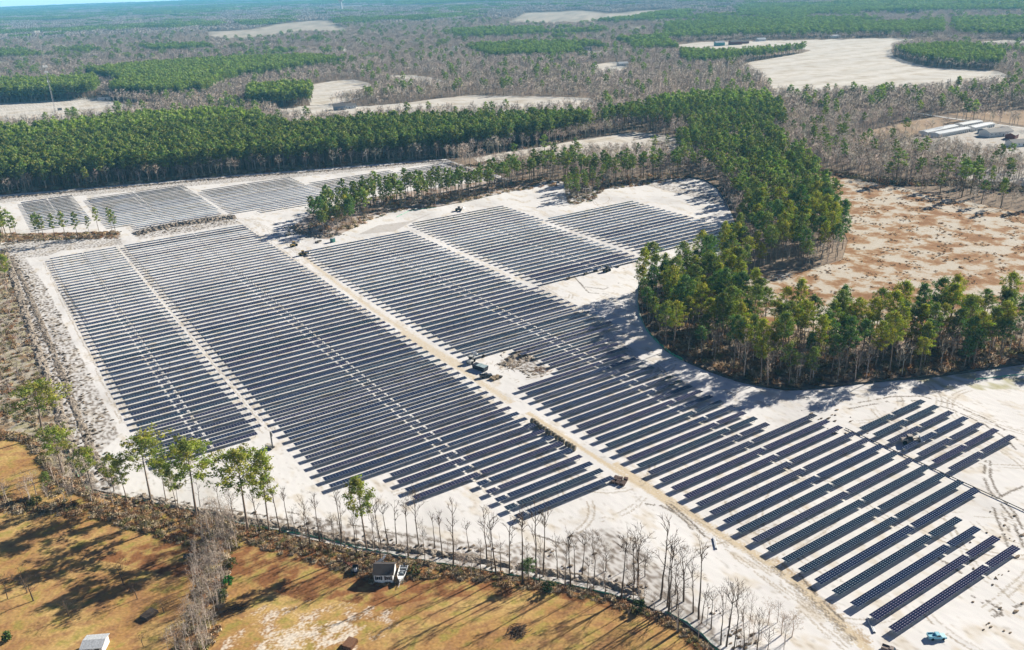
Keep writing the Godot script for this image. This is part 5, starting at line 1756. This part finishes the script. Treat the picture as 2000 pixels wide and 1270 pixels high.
func make_yard_things() -> void:
	evergreen("bright green shrub at the right edge of the pale thicket", Vector3(32.8,0,-192.2), 3.0, 3.2, Color(0.045, 0.17, 0.03), 1)
	evergreen("olive shrub above the bright green shrub by the pale thicket", Vector3(35.7,0,-199.3), 2.8, 3.6, Color(0.11, 0.11, 0.035), 2)
	evergreen("dark olive shrub below the bright green shrub by the pale thicket", Vector3(30.1,0,-188.8), 2.6, 3.0, Color(0.08, 0.10, 0.035), 3)
	evergreen("round clipped bush alone at the lower left of the lawn", Vector3(-17.0,0,-203.1), 2.6, 2.3, Color(0.08, 0.12, 0.03), 4)
	evergreen("dark round bush below the bare trees, right of the shed", Vector3(98.9,0,-142.1), 3.2, 3.4, Color(0.05, 0.085, 0.03), 5)
	evergreen("dark bush at the fence line farther right on the lawn", Vector3(113.1,0,-123.7), 3.0, 3.6, Color(0.06, 0.09, 0.03), 6)
	evergreen("low green cedar on the lawn edge above the shed's right side", Vector3(74.7,0,-168.2), 1.9, 4.0, Color(0.10, 0.11, 0.04), 7)
	evergreen("green shrub at the left end of the lawn's brush line", Vector3(-4.7,0,-265.1), 2.2, 4.2, Color(0.09, 0.10, 0.035), 8)
	# the open boat
	var o := thing("boat", "small open white boat on its trailer beside the white shed", "boat", Vector3(71.4, 0, -168.9), -0.66)
	var hull := MB.new()
	var rim := MB.new()
	var deck := MB.new()
	var st := []
	for i in 9:
		var t := i / 8.0
		var z := lerpf(-3.1, 3.2, t)
		var w := 1.12 * (1.0 - pow(maxf(0, t - 0.45) / 0.55, 2.4) * 0.96)
		st.append([z, w, 0.55 + 0.25 * t * t, 1.25 + 0.3 * t * t])
	for i in 8:
		for side in [1.0, -1.0]:
			var a = st[i]
			var b = st[i + 1]
			var k0 := Vector3(0, a[2], a[0])
			var k1 := Vector3(0, b[2], b[0])
			var c0 := Vector3(a[1] * 0.8 * side, a[2] + 0.2, a[0])
			var c1 := Vector3(b[1] * 0.8 * side, b[2] + 0.2, b[0])
			var g0 := Vector3(a[1] * side, a[3], a[0])
			var g1 := Vector3(b[1] * side, b[3], b[0])
			hull.quad(k0, c0, c1, k1)
			hull.quad(c0, g0, g1, c1)
			var i0 := g0 - Vector3(0.16 * side, 0, 0)
			var i1 := g1 - Vector3(0.16 * side if i < 7 else 0.02 * side, 0, 0)
			rim.quad(g0 + Vector3.UP * 0.03, i0 + Vector3.UP * 0.03, i1 + Vector3.UP * 0.03, g1 + Vector3.UP * 0.03)
			rim.quad(i0 + Vector3.UP * 0.03, Vector3(i0.x, a[2] + 0.25, i0.z), Vector3(i1.x, b[2] + 0.25, i1.z), i1 + Vector3.UP * 0.03)
			deck.quad(Vector3(0, a[2] + 0.26, a[0]), Vector3(i0.x, a[2] + 0.26, a[0]), Vector3(i1.x, b[2] + 0.26, b[0]), Vector3(0, b[2] + 0.26, b[0]))
	hull.quad(Vector3(-1.12, 1.25, -3.1), Vector3(1.12, 1.25, -3.1), Vector3(0.9, 0.75, -3.1), Vector3(-0.9, 0.75, -3.1))
	var gel := mat("white gelcoat", lin(0.74, 0.75, 0.75), 0.25, 0.0, 0.0)
	obj("hull", hull.mesh(), gel, o)
	obj("gunwale", rim.mesh(), gel, o)
	obj("deck", deck.mesh(), mat("grey boat deck", lin(0.14, 0.16, 0.18), 0.7), o)
	var fore := MB.new()
	fore.quad(Vector3(-0.86, 1.45, 1.5), Vector3(-0.1, 1.56, 2.95), Vector3(0.1, 1.56, 2.95), Vector3(0.86, 1.45, 1.5))
	obj("foredeck", fore.mesh(), gel, o)
	for e in [[Vector3(0, 1.2, 0.2), Vector3(0.8, 0.8, 0.5), "console"], [Vector3(0, 1.05, -0.8), Vector3(1.3, 0.5, 0.5), "seat"], [Vector3(0, 1.0, -2.2), Vector3(1.7, 0.35, 0.6), "seat"], [Vector3(0, 1.25, -3.35), Vector3(0.45, 0.9, 0.5), "outboard_motor"]]:
		var b := MB.new()
		b.box(Transform3D(Basis.IDENTITY, e[0]), e[1])
		obj(e[2], b.mesh(), mat("boat grey", lin(0.3, 0.33, 0.36), 0.5) if e[2] != "outboard_motor" else mat("motor black", lin(0.03, 0.03, 0.035), 0.4), o)
	var tr := thing("boat_trailer", "bare steel trailer under the small white boat", "trailer", Vector3(71.4, 0, -168.9), -0.66)
	var fr := MB.new()
	for sx in [-0.6, 0.6]:
		fr.box(Transform3D(Basis.IDENTITY, Vector3(sx, 0.45, -0.4)), Vector3(0.1, 0.12, 5.2))
	fr.box(Transform3D(Basis.IDENTITY, Vector3(0, 0.45, 3.4)), Vector3(0.1, 0.12, 2.6))
	fr.box(Transform3D(Basis.IDENTITY, Vector3(0, 0.45, 2.15)), Vector3(1.3, 0.1, 0.1))
	fr.box(Transform3D(Basis.IDENTITY, Vector3(0, 0.22, 4.5)), Vector3(0.08, 0.5, 0.08))
	obj("frame", fr.mesh(), mat("galvanised steel", Color.WHITE), tr)
	for sx in [-1.0, 1.0]:
		var wl := MB.new()
		wl.tube(Vector3(sx - 0.1, 0.32, -1.0), Vector3(sx + 0.1, 0.32, -1.0), 0.32, 0.32, 12, Color.WHITE, true)
		obj("wheel", wl.mesh(), mat("tyre rubber", lin(0.025, 0.025, 0.027), 0.8), tr)
	# odds and ends left of the shed
	var heap := MB.new()
	for i in 5:
		heap.box(Transform3D(Basis(Vector3(0.08, 1, 0.02).normalized(), 0.5 + i * 0.12), Vector3(i * 0.3, 0.45 + 0.07 * i, -i * 0.25)), Vector3(2.6, 0.05, 0.7))
	for i in 3:
		heap.box(Transform3D(Basis.IDENTITY, Vector3(-0.6 + i, 0.2, 0.1)), Vector3(0.2, 0.5, 1.8))
	var hp := obj("sheet_metal_stack", heap.mesh(), mat("bare sheet metal", lin(0.6, 0.63, 0.66), 0.3, 0.6, 0.4))
	hp.position = Vector3(68.5,0,-177.6)
	hp.rotation.y = -0.5
	tag(hp, "fanned stack of shiny metal sheets left of the white shed", "metal sheets")
	var cart := thing("utility_trailer", "dark open trailer with a white drum left of the white shed", "trailer", Vector3(62.2,0,-178.0), -0.5)
	var tub := MB.new()
	tub.box(Transform3D(Basis.IDENTITY, Vector3(0, 0.6, 0)), Vector3(1.6, 0.1, 2.6))
	for e in [[Vector3(0.78, 0.95, 0), Vector3(0.06, 0.7, 2.6)], [Vector3(-0.78, 0.95, 0), Vector3(0.06, 0.7, 2.6)], [Vector3(0, 0.95, -1.28), Vector3(1.5, 0.7, 0.06)]]:
		tub.box(Transform3D(Basis.IDENTITY, e[0]), e[1])
	obj("tub", tub.mesh(), mat("black trailer paint", lin(0.03, 0.033, 0.04), 0.5), cart)
	for sx in [-0.95, 0.95]:
		var wl := MB.new()
		wl.tube(Vector3(sx - 0.1, 0.35, 0), Vector3(sx + 0.1, 0.35, 0), 0.35, 0.35, 12, Color.WHITE, true)
		obj("wheel", wl.mesh(), mat("tyre rubber", Color.BLACK), cart)
	var drum := MB.new()
	drum.tube(Vector3(0, 0, 0), Vector3(0, 0.85, 0), 0.42, 0.42, 14, Color.WHITE, true)
	drum.tube(Vector3(0, 0.85, 0), Vector3(0, 0.95, 0), 0.42, 0.3, 14, Color.WHITE, true)
	var dr := obj("drum", drum.mesh(), mat("white plastic", lin(0.65, 0.66, 0.68), 0.4, 0.0, 0.0))
	dr.position = Vector3(62.1,0,-177.8) + Vector3(0, 0.66, 0.3)
	tag(dr, "white drum standing in the dark open trailer by the shed", "drum")
	var pl := thing("plank_pile", "low pile of reddish planks left of the dark trailer", "planks", Vector3(62.1,0,-181.9), 0.4)
	for i in 9:
		var b := MB.new()
		b.box(Transform3D(Basis(Vector3.UP, (i % 3 - 1) * 0.15), Vector3((i % 3 - 1) * 0.35, 0.1 + (i / 3) * 0.1, 0)), Vector3(0.28, 0.06, 3.6))
		obj("plank", b.mesh(), mat("red-brown planks", lin(0.33, 0.13, 0.08), 0.85), pl)
	# the pen, added and coloured dark for a shadow, and the garden frames
	pen("low dark pen added in place of a shadow on the middle left lawn", Vector3(13.3,0,-192.2), 0.5, Vector3(3.4, 0.8, 2.4), mat("pen shade brown", lin(0.09, 0.065, 0.05), 0.9))
	pen("weathered wooden frame on the pale ground at the bottom", Vector3(50.2,0,-153.5), 0.6, Vector3(3.0, 1.1, 2.2), mat("rusty boards", lin(0.25, 0.12, 0.06), 0.9))
	vehicle("dark lawn tractor by the pale thicket on the lawn", "lawn tractor", Vector3(27.4,0,-210.6), 1.2, lin(0.03, 0.04, 0.05), 0.55)
	brush_heap("heap of dark brush on the lawn near the bottom", Vector3(85.1,0,-134.5), 3.2, 90)
	brush_heap("low heap of brown garden brush right of the pale thicket", Vector3(32.0,0,-181.8), 3.0, 60)


func pen(label: String, at: Vector3, turn: float, s: Vector3, m: Material) -> void:
	var o := thing("pen", label, "pen", at, turn)
	for e in [[Vector3(0, 0, 1), 0], [Vector3(0, 0, -1), 0], [Vector3(1, 0, 0), 1], [Vector3(-1, 0, 0), 1]]:
		var b := MB.new()
		var w: float = s.x if e[1] == 0 else s.z
		for k in int(w / 0.25) + 1:
			var t: float = -w * 0.5 + w * k / int(w / 0.25)
			var p: Vector3 = Vector3(t, s.y * 0.5, s.z * 0.5 * e[0].z) if e[1] == 0 else Vector3(s.x * 0.5 * e[0].x, s.y * 0.5, t)
			b.box(Transform3D(Basis.IDENTITY, p), Vector3(0.12, s.y, 0.12))
		for y in [0.15, s.y]:
			var c: Vector3 = Vector3(e[0].x * s.x * 0.5, y, e[0].z * s.z * 0.5)
			b.box(Transform3D(Basis.IDENTITY, c), Vector3(s.x if e[1] == 0 else 0.1, 0.12, 0.1 if e[1] == 0 else s.z))
		obj("side_panel", b.mesh(), m, o)
	var r := MB.new()
	for k in 10:
		r.box(Transform3D(Basis.IDENTITY, Vector3(-s.x * 0.5 + s.x * (k + 0.5) / 10.0, s.y + 0.05, 0)), Vector3(s.x / 13.0, 0.05, s.z + 0.2))
	obj("cover", r.mesh(), m, o)


func brush_heap(label: String, at: Vector3, w: float, n: int, c := Color(0.12, 0.085, 0.06), lay := 0.0) -> void:
	var r := RandomNumberGenerator.new()
	r.seed = hash(label)
	var b := MB.new()
	for i in n:
		var p := Vector3(r.randfn() * w * 0.4, 0.0, r.randfn() * w * 0.3)
		p.y = maxf(0.05, 0.9 - p.length() * 0.25) * r.randf()
		var a := r.randfn() * 0.5 + lay
		var d := Vector3(cos(a), r.randf_range(-0.1, 0.2), sin(a)).normalized() * r.randf_range(1.0, 2.6)
		var k := r.randf_range(0.6, 1.6)
		b.tube(p - d * 0.5, p + d * 0.5, 0.09, 0.05, 4, Color(c.r * k, c.g * k, c.b * k))
	var o := obj("brush_heap", b.mesh(), leaf_mat("cut branches", Color.WHITE, Color.BLACK, 0.9))
	o.position = at
	tag(o, label, "brush heap")


# ---------------------------------------------------------------- machines and materials on the site

func wheel(o: Node3D, at: Vector3, rad: float, w: float) -> void:
	var t := MB.new()
	t.tube(at - Vector3(w * 0.5, 0, 0), at + Vector3(w * 0.5, 0, 0), rad, rad, 16, Color.WHITE, true)
	var n := obj("wheel", t.mesh(), mat("tyre rubber", Color.BLACK), o)
	var h := MB.new()
	h.tube(at - Vector3(w * 0.53, 0, 0), at + Vector3(w * 0.53, 0, 0), rad * 0.55, rad * 0.55, 12, Color.WHITE, true)
	obj("rim", h.mesh(), mat("wheel rim grey", lin(0.4, 0.4, 0.42), 0.4, 0.5, 0.0), n)


func loft(profile: Array, half: float, taper: float) -> ArrayMesh:   # a side outline [z, y] given a width, narrower towards the top
	var b := MB.new()
	var top := -9.0
	var low := 99.0
	for p in profile:
		top = maxf(top, p[1])
		low = minf(low, p[1])
	var poly := PackedVector2Array()
	for p in profile:
		poly.append(Vector2(p[0], p[1]))
	var at := func(p: Vector2, s: float) -> Vector3:
		return Vector3(s * (half - taper * (p.y - low) / maxf(top - low, 0.01)), p.y, p.x)
	for i in poly.size():
		var p := poly[i]
		var q := poly[(i + 1) % poly.size()]
		b.quad(at.call(p, 1.0), at.call(q, 1.0), at.call(q, -1.0), at.call(p, -1.0))
	var ix := Geometry2D.triangulate_polygon(poly)
	for i in range(0, ix.size(), 3):
		b.tri(at.call(poly[ix[i]], 1.0), at.call(poly[ix[i + 1]], 1.0), at.call(poly[ix[i + 2]], 1.0))
		b.tri(at.call(poly[ix[i + 2]], -1.0), at.call(poly[ix[i + 1]], -1.0), at.call(poly[ix[i]], -1.0))
	return b.mesh()


func vehicle(label: String, category: String, at: Vector3, turn: float, c: Color, k := 1.0) -> void:   # an open-bed truck or cart; front towards local +z
	var o := thing(category.replace(" ", "_"), label, category, at, turn)
	o.scale = Vector3.ONE * k
	var paint := StandardMaterial3D.new()
	paint.albedo_color = c
	paint.roughness = 0.3
	paint.clearcoat_enabled = true
	paint.clearcoat = 0.5
	var glass_m := mat("dark window glass", Color.BLACK)
	obj("body", loft([[-2.5, 0.5], [-2.55, 1.0], [-0.5, 1.05], [1.0, 1.05], [2.35, 0.95], [2.5, 0.75], [2.45, 0.45]], 0.95, 0.06), paint, o)
	obj("cab", loft([[-0.55, 1.04], [-0.4, 1.68], [0.55, 1.7], [1.15, 1.04]], 0.86, 0.14), paint, o)
	obj("windscreen", loft([[0.62, 1.62], [0.66, 1.63], [1.12, 1.1], [1.08, 1.08]], 0.76, 0.04), glass_m, o)
	for s in [-1.0, 1.0]:
		var b := MB.new()
		b.box(Transform3D(Basis(Vector3(0, 0, 1), 0.2 * s), Vector3(0.81 * s, 1.36, 0.12)), Vector3(0.04, 0.42, 0.9))
		obj("side_window", b.mesh(), glass_m, o)
		var hl := MB.new()
		hl.box(Transform3D(Basis.IDENTITY, Vector3(0.66 * s, 0.8, 2.46)), Vector3(0.34, 0.16, 0.08))
		obj("headlight", hl.mesh(), mat("lamp lens", lin(0.7, 0.7, 0.7), 0.1, 0.0, 0.0), o)
		var sd := MB.new()
		sd.box(Transform3D(Basis.IDENTITY, Vector3(0.86 * s, 1.2, -1.55)), Vector3(0.08, 0.36, 1.95))
		obj("bed_side", sd.mesh(), paint, o)
	var tg := MB.new()
	tg.box(Transform3D(Basis.IDENTITY, Vector3(0, 1.2, -2.5)), Vector3(1.7, 0.36, 0.08))
	obj("tailgate", tg.mesh(), paint, o)
	for e in [Vector3(0.85, 0.38, 1.55), Vector3(-0.85, 0.38, 1.55), Vector3(0.85, 0.38, -1.5), Vector3(-0.85, 0.38, -1.5)]:
		wheel(o, e, 0.38, 0.26)


func loader(label: String, at: Vector3, turn: float, c: Color, boom_up := 0.3) -> void:
	var o := thing("wheel_loader", label, "loader", at, turn)
	var paint := mat("machine paint %.2f %.2f" % [c.r, c.g], c, 0.45)
	obj("body", loft([[-2.6, 0.7], [-2.6, 1.7], [-0.9, 1.85], [-0.8, 1.2], [1.2, 1.1], [1.3, 0.7]], 0.9, 0.08), paint, o)
	obj("cab", loft([[-0.85, 1.2], [-0.8, 2.9], [0.5, 2.95], [0.75, 1.2]], 0.75, 0.08), mat("dark window glass", Color.BLACK), o)
	var roof := MB.new()
	roof.box(Transform3D(Basis.IDENTITY, Vector3(0, 2.98, -0.12)), Vector3(1.6, 0.1, 1.6))
	obj("cab_roof", roof.mesh(), paint, o)
	for s in [-1.0, 1.0]:
		var b := MB.new()
		var t := Transform3D(Basis(Vector3.RIGHT, -boom_up), Vector3(0.6 * s, 1.3, 0.8))
		b.box(t * Transform3D(Basis.IDENTITY, Vector3(0, 0, 1.3)), Vector3(0.16, 0.3, 2.8))
		obj("lift_arm", b.mesh(), paint, o)
	var y := 1.3 + sin(boom_up) * 2.7
	obj("bucket", loft([[3.2, y - 0.6], [3.1, y + 0.3], [3.3, y + 0.45], [3.25, y - 0.45], [4.3, y - 0.55], [4.3, y - 0.62]], 1.2, 0.0), mat("worn steel", lin(0.2, 0.18, 0.16), 0.5, 0.4), o)
	for e in [Vector3(0.95, 0.68, 1.0), Vector3(-0.95, 0.68, 1.0), Vector3(0.95, 0.68, -1.7), Vector3(-0.95, 0.68, -1.7)]:
		wheel(o, e, 0.7, 0.5)


func excavator(label: String, at: Vector3, turn: float, c: Color) -> void:
	var o := thing("excavator", label, "excavator", at, turn)
	var paint := mat("machine paint %.2f %.2f" % [c.r, c.g], c, 0.45)
	var dark := mat("track steel", lin(0.05, 0.047, 0.045), 0.7)
	for s in [-1.0, 1.0]:
		var t := obj("track", loft([[-1.9, 0.15], [-2.1, 0.45], [-1.8, 0.85], [1.8, 0.85], [2.1, 0.45], [1.9, 0.05], [-1.8, 0.05]], 0.3, 0.0), dark, o)
		t.position.x = 1.0 * s
	obj("house", loft([[-2.2, 0.95], [-2.3, 1.9], [-0.6, 2.0], [0.9, 1.4], [1.1, 0.95]], 1.25, 0.08), paint, o)
	var cab := obj("cab", loft([[-0.6, 1.3], [-0.5, 2.85], [0.7, 2.8], [1.1, 1.3]], 0.5, 0.05), mat("dark window glass", Color.BLACK), o)
	cab.position.x = -0.7
	var b := MB.new()
	b.tube(Vector3(0.3, 1.5, 0.8), Vector3(0.3, 4.6, 3.4), 0.32, 0.26, 6, Color.WHITE, true)
	b.tube(Vector3(0.3, 4.6, 3.4), Vector3(0.3, 4.3, 4.6), 0.26, 0.22, 6, Color.WHITE, true)
	obj("boom", b.mesh(), paint, o)
	b = MB.new()
	b.tube(Vector3(0.3, 4.6, 4.3), Vector3(0.3, 1.3, 5.4), 0.22, 0.16, 6, Color.WHITE, true)
	obj("stick", b.mesh(), paint, o)
	var k := obj("bucket", loft([[5.0, 1.4], [4.7, 0.7], [5.1, 0.3], [5.7, 0.5], [5.5, 0.7], [5.15, 0.6], [5.4, 1.4]], 0.55, 0.0), mat("worn steel", Color.WHITE), o)
	k.position.x = 0.3


func crate_stack(label: String, at: Vector3, turn: float, c: Color, n: int) -> void:
	var o := thing("pallet_stack", label, "pallet", at, turn)
	var r := RandomNumberGenerator.new()
	r.seed = hash(label)
	for i in n:
		var b := MB.new()
		b.box(Transform3D(Basis(Vector3.UP, r.randf_range(-0.3, 0.3)), Vector3((i % 3) * 1.5 + r.randf() * 0.3, 0.45 + 0.0, (i / 3) * 1.5 + r.randf() * 0.3)), Vector3(1.1, r.randf_range(0.5, 1.0), 1.2))
		obj("crate", b.mesh(), mat("crate %.2f %.2f" % [c.r, c.b], c, 0.9), o)


func make_site_things() -> void:
	# the row of round bales on the road's near edge
	var bm := MB.new()
	var r := RandomNumberGenerator.new()
	r.seed = 3
	for k in 20:
		var a0 := TAU * k / 20
		var a1 := TAU * (k + 1) / 20
		var q := [Vector3(cos(a0), sin(a0), 0), Vector3(cos(a1), sin(a1), 0)]
		for e in [[-0.62, 0.93, -0.55, 1.0], [-0.55, 1.0, 0.55, 1.0], [0.55, 1.0, 0.62, 0.93]]:
			bm.quad(q[0] * e[1] + Vector3(0, 0, e[0]), q[0] * e[3] + Vector3(0, 0, e[2]), q[1] * e[3] + Vector3(0, 0, e[2]), q[1] * e[1] + Vector3(0, 0, e[0]))
		for s in [-1.0, 1.0]:
			var rings := [0.93, 0.7, 0.45, 0.2, 0.0]
			for j in 4:
				var z0: float = s * (0.62 - 0.02 * j)
				var z1: float = s * (0.62 - 0.02 * (j + 1) + (0.015 if j % 2 else 0.0))
				var c0: Vector3 = q[0] * rings[j] + Vector3(0, 0, z0)
				var c1: Vector3 = q[1] * rings[j] + Vector3(0, 0, z0)
				var c2: Vector3 = q[1] * rings[j + 1] + Vector3(0, 0, z1)
				var c3: Vector3 = q[0] * rings[j + 1] + Vector3(0, 0, z1)
				if s > 0:
					bm.quad(c0, c3, c2, c1)
				else:
					bm.quad(c0, c1, c2, c3)
	var bale_mesh := bm.mesh()
	var straw := mat("weathered straw", lin(0.20, 0.165, 0.115), 0.95, 0.0, 1.3)
	for i in 14:
		var t := i / 13.0
		var b := obj("round_bale", bale_mesh, straw)
		b.position = Vector3(146.0 + r.randf_range(-0.25, 0.25), 0.86, lerpf(-217.0, -193.5, t) + r.randf_range(-0.2, 0.2))
		b.rotation = Vector3(0, r.randf_range(-0.25, 0.25) + 0.45, r.randf() * TAU)
		b.scale = Vector3.ONE * r.randf_range(0.86, 0.98)
		tag(b, "%s round grey-brown bale, counted from the far end of the roadside row" % ordinal(i + 1), "bale", "round bales beside the sand road")
	var yellow := lin(0.45, 0.30, 0.05)
	var pale := lin(0.55, 0.5, 0.42)
	excavator("excavator with raised boom at the left tip of the pine island", Vector3(161.5,0,-509.4), 2.6, pale)
	loader("upper of two loaders at the far end of the sand road", Vector3(155.8,0,-482.6), 1.9, yellow)
	loader("lower loader at the corner of the long block by the road", Vector3(153.3,0,-461.1), 1.4, yellow, 0.1)
	crate_stack("loose crates near the green box at the long block's far end", Vector3(169.0,0,-481.5), 0.3, lin(0.12, 0.10, 0.08), 4)
	var gb := thing("portable_toilet", "green portable cabin on the sand above the long block", "portable cabin", Vector3(177.5,0,-475.9), 0.4)
	var b1 := MB.new()
	b1.box(Transform3D(Basis.IDENTITY, Vector3(0, 1.2, 0)), Vector3(2.2, 2.4, 2.2))
	obj("cabin", b1.mesh(), mat("green plastic", lin(0.02, 0.14, 0.12), 0.5), gb)
	b1 = MB.new()
	b1.box(Transform3D(Basis.IDENTITY, Vector3(0, 2.48, 0)), Vector3(2.35, 0.16, 2.35))
	obj("roof", b1.mesh(), mat("grey plastic", lin(0.4, 0.45, 0.45), 0.5), gb)
	b1 = MB.new()
	b1.box(Transform3D(Basis.IDENTITY, Vector3(0, 1.1, 1.12)), Vector3(1.2, 2.0, 0.08))
	obj("door", b1.mesh(), mat("green door plastic", lin(0.03, 0.2, 0.17), 0.5), gb)
	loader("dark machine on the sand at the top edge of the middle block", Vector3(275.0,0,-491.4), 0.8, lin(0.06, 0.055, 0.06), 0.5)
	loader("dark machine working at the foot of the middle block, right side", Vector3(271.4,0,-329.5), 1.8, lin(0.05, 0.055, 0.05), 0.1)
	crate_stack("small dark pallets left of the machine below the middle block", Vector3(265.6,0,-333.1), 0.3, lin(0.07, 0.06, 0.05), 2)
	crate_stack("pair of small dark crates below the near edge of the middle block", Vector3(258.6,0,-332.3), 0.3, lin(0.09, 0.08, 0.06), 2)
	crate_stack("two lone crates on the sand below the middle block's corner", Vector3(247.1,0,-332.1), 0.3, lin(0.10, 0.08, 0.06), 2)
	crate_stack("small crate on the sand right of the machine below the middle block", Vector3(280.0,0,-331.5), 0.3, lin(0.08, 0.07, 0.05), 1)
	# the clearing in the long block
	var bin := thing("waste_container", "dark waste container with turquoise cover in the clearing by the road", "container", Vector3(154.2,0,-265.7), 0.3)
	obj("hull", loft([[-3.0, 0.15], [-3.3, 1.9], [3.3, 1.9], [3.0, 0.15]], 1.2, -0.15), mat("dark blue steel", lin(0.02, 0.03, 0.05), 0.5, 0.2), bin)
	var tp := MB.new()
	for i in 6:
		var z0 := -1.2 + i * 0.75
		tp.quad(Vector3(-1.3, 1.95 + 0.1 * sin(i * 2.1), z0), Vector3(-1.3, 1.95 + 0.1 * sin(i * 2.1 + 2.1), z0 + 0.75), Vector3(1.3, 2.0 + 0.16 * sin(i * 1.7), z0 + 0.75), Vector3(1.3, 2.05 + 0.1 * sin(i * 1.7), z0))
	obj("cover", tp.mesh(), mat("turquoise tarp", lin(0.35, 0.46, 0.48), 0.6, 0.0, 0.6), bin)
	vehicle("dark pickup beside the waste container in the clearing", "pickup", Vector3(152.3,0,-258.3), 1.3, lin(0.02, 0.024, 0.03))
	loader("white skid loader at the left corner of the clearing", Vector3(154.9,0,-273.7), 2.2, lin(0.55, 0.55, 0.52), 0.6)
	brush_heap("large heap of cut poles in the clearing of the long block", Vector3(167.0,0,-262.1), 10.0, 150, Color(0.26, 0.20, 0.14), -0.9)
	brush_heap("small heap of roots right of the pole heap in the clearing", Vector3(173.2,0,-250.1), 5.0, 50, Color(0.33, 0.2, 0.12), 0.4)
	crate_stack("brown crates beside the dark pickup in the clearing", Vector3(152.9,0,-255.5), 0.2, lin(0.30, 0.22, 0.13), 5)
	crate_stack("small dark bundle in the middle of the clearing", Vector3(156.5,0,-254.5), 0.5, lin(0.05, 0.045, 0.04), 1)
	crate_stack("dark bundle of offcuts at the upper part of the clearing", Vector3(161.8,0,-275.4), 0.9, lin(0.07, 0.06, 0.05), 1)
	# elsewhere
	crate_stack("rust-brown crates past the last row of the wide block", Vector3(143.8,0,-171.0), 0.5, lin(0.085, 0.045, 0.035), 9)
	vehicle("small light blue utility truck on the sand at the bottom right", "utility truck", Vector3(162.3,0,-77.2), 1.0, lin(0.16, 0.42, 0.52), 0.82)
	vehicle("dark utility truck cut by the bottom edge near the last row", "utility truck", Vector3(150.0,0,-80.5), 0.4, lin(0.16, 0.12, 0.1), 0.8)
	loader("small machine with brown load in the small right block", Vector3(236.4,0,-132.7), 0.9, lin(0.35, 0.3, 0.26), 0.2)
	var pd := thing("pile_driver", "post driver with a tall thin mast at the gap below the leftmost block", "pile driver", Vector3(65.0,0,-255.0), 0.6)
	var ms := MB.new()
	ms.box(Transform3D(Basis.IDENTITY, Vector3(0, 3.4, 1.0)), Vector3(0.3, 6.4, 0.35))
	ms.box(Transform3D(Basis.IDENTITY, Vector3(0, 5.4, 1.2)), Vector3(0.5, 1.2, 0.5))
	obj("mast", ms.mesh(), mat("dark machine steel", lin(0.06, 0.06, 0.065), 0.5), pd)
	obj("body", loft([[-1.6, 0.5], [-1.6, 1.5], [0.6, 1.4], [0.9, 0.5]], 0.7, 0.06), mat("machine paint pale", pale, 0.45), pd)
	for s in [-1.0, 1.0]:
		var t := obj("track", loft([[-1.5, 0.1], [-1.6, 0.4], [-1.3, 0.65], [1.0, 0.65], [1.3, 0.4], [1.1, 0.04], [-1.3, 0.04]], 0.2, 0.0), mat("track steel", Color.BLACK), pd)
		t.position.x = 0.75 * s
	# steel pipes lying at the array's edge
	for e in [[Vector3(147.0,0,-131.8), 0.9, "steel pipe bundle lying at the left end of a row by the road"], [Vector3(153.7,0,-88.4), 0.9, "pipe bundle lying at the left end of the second-nearest row"]]:
		var o := thing("pipe_bundle", e[2], "pipes", e[0], e[1])
		for i in 5:
			var p := MB.new()
			p.tube(Vector3(-2.5, 0.12 + (0.2 if i > 2 else 0.0), i % 3 * 0.24), Vector3(2.5, 0.12 + (0.2 if i > 2 else 0.0), i % 3 * 0.24), 0.1, 0.1, 7, Color.WHITE, true)
			obj("pipe", p.mesh(), mat("galvanised steel", Color.WHITE), o)
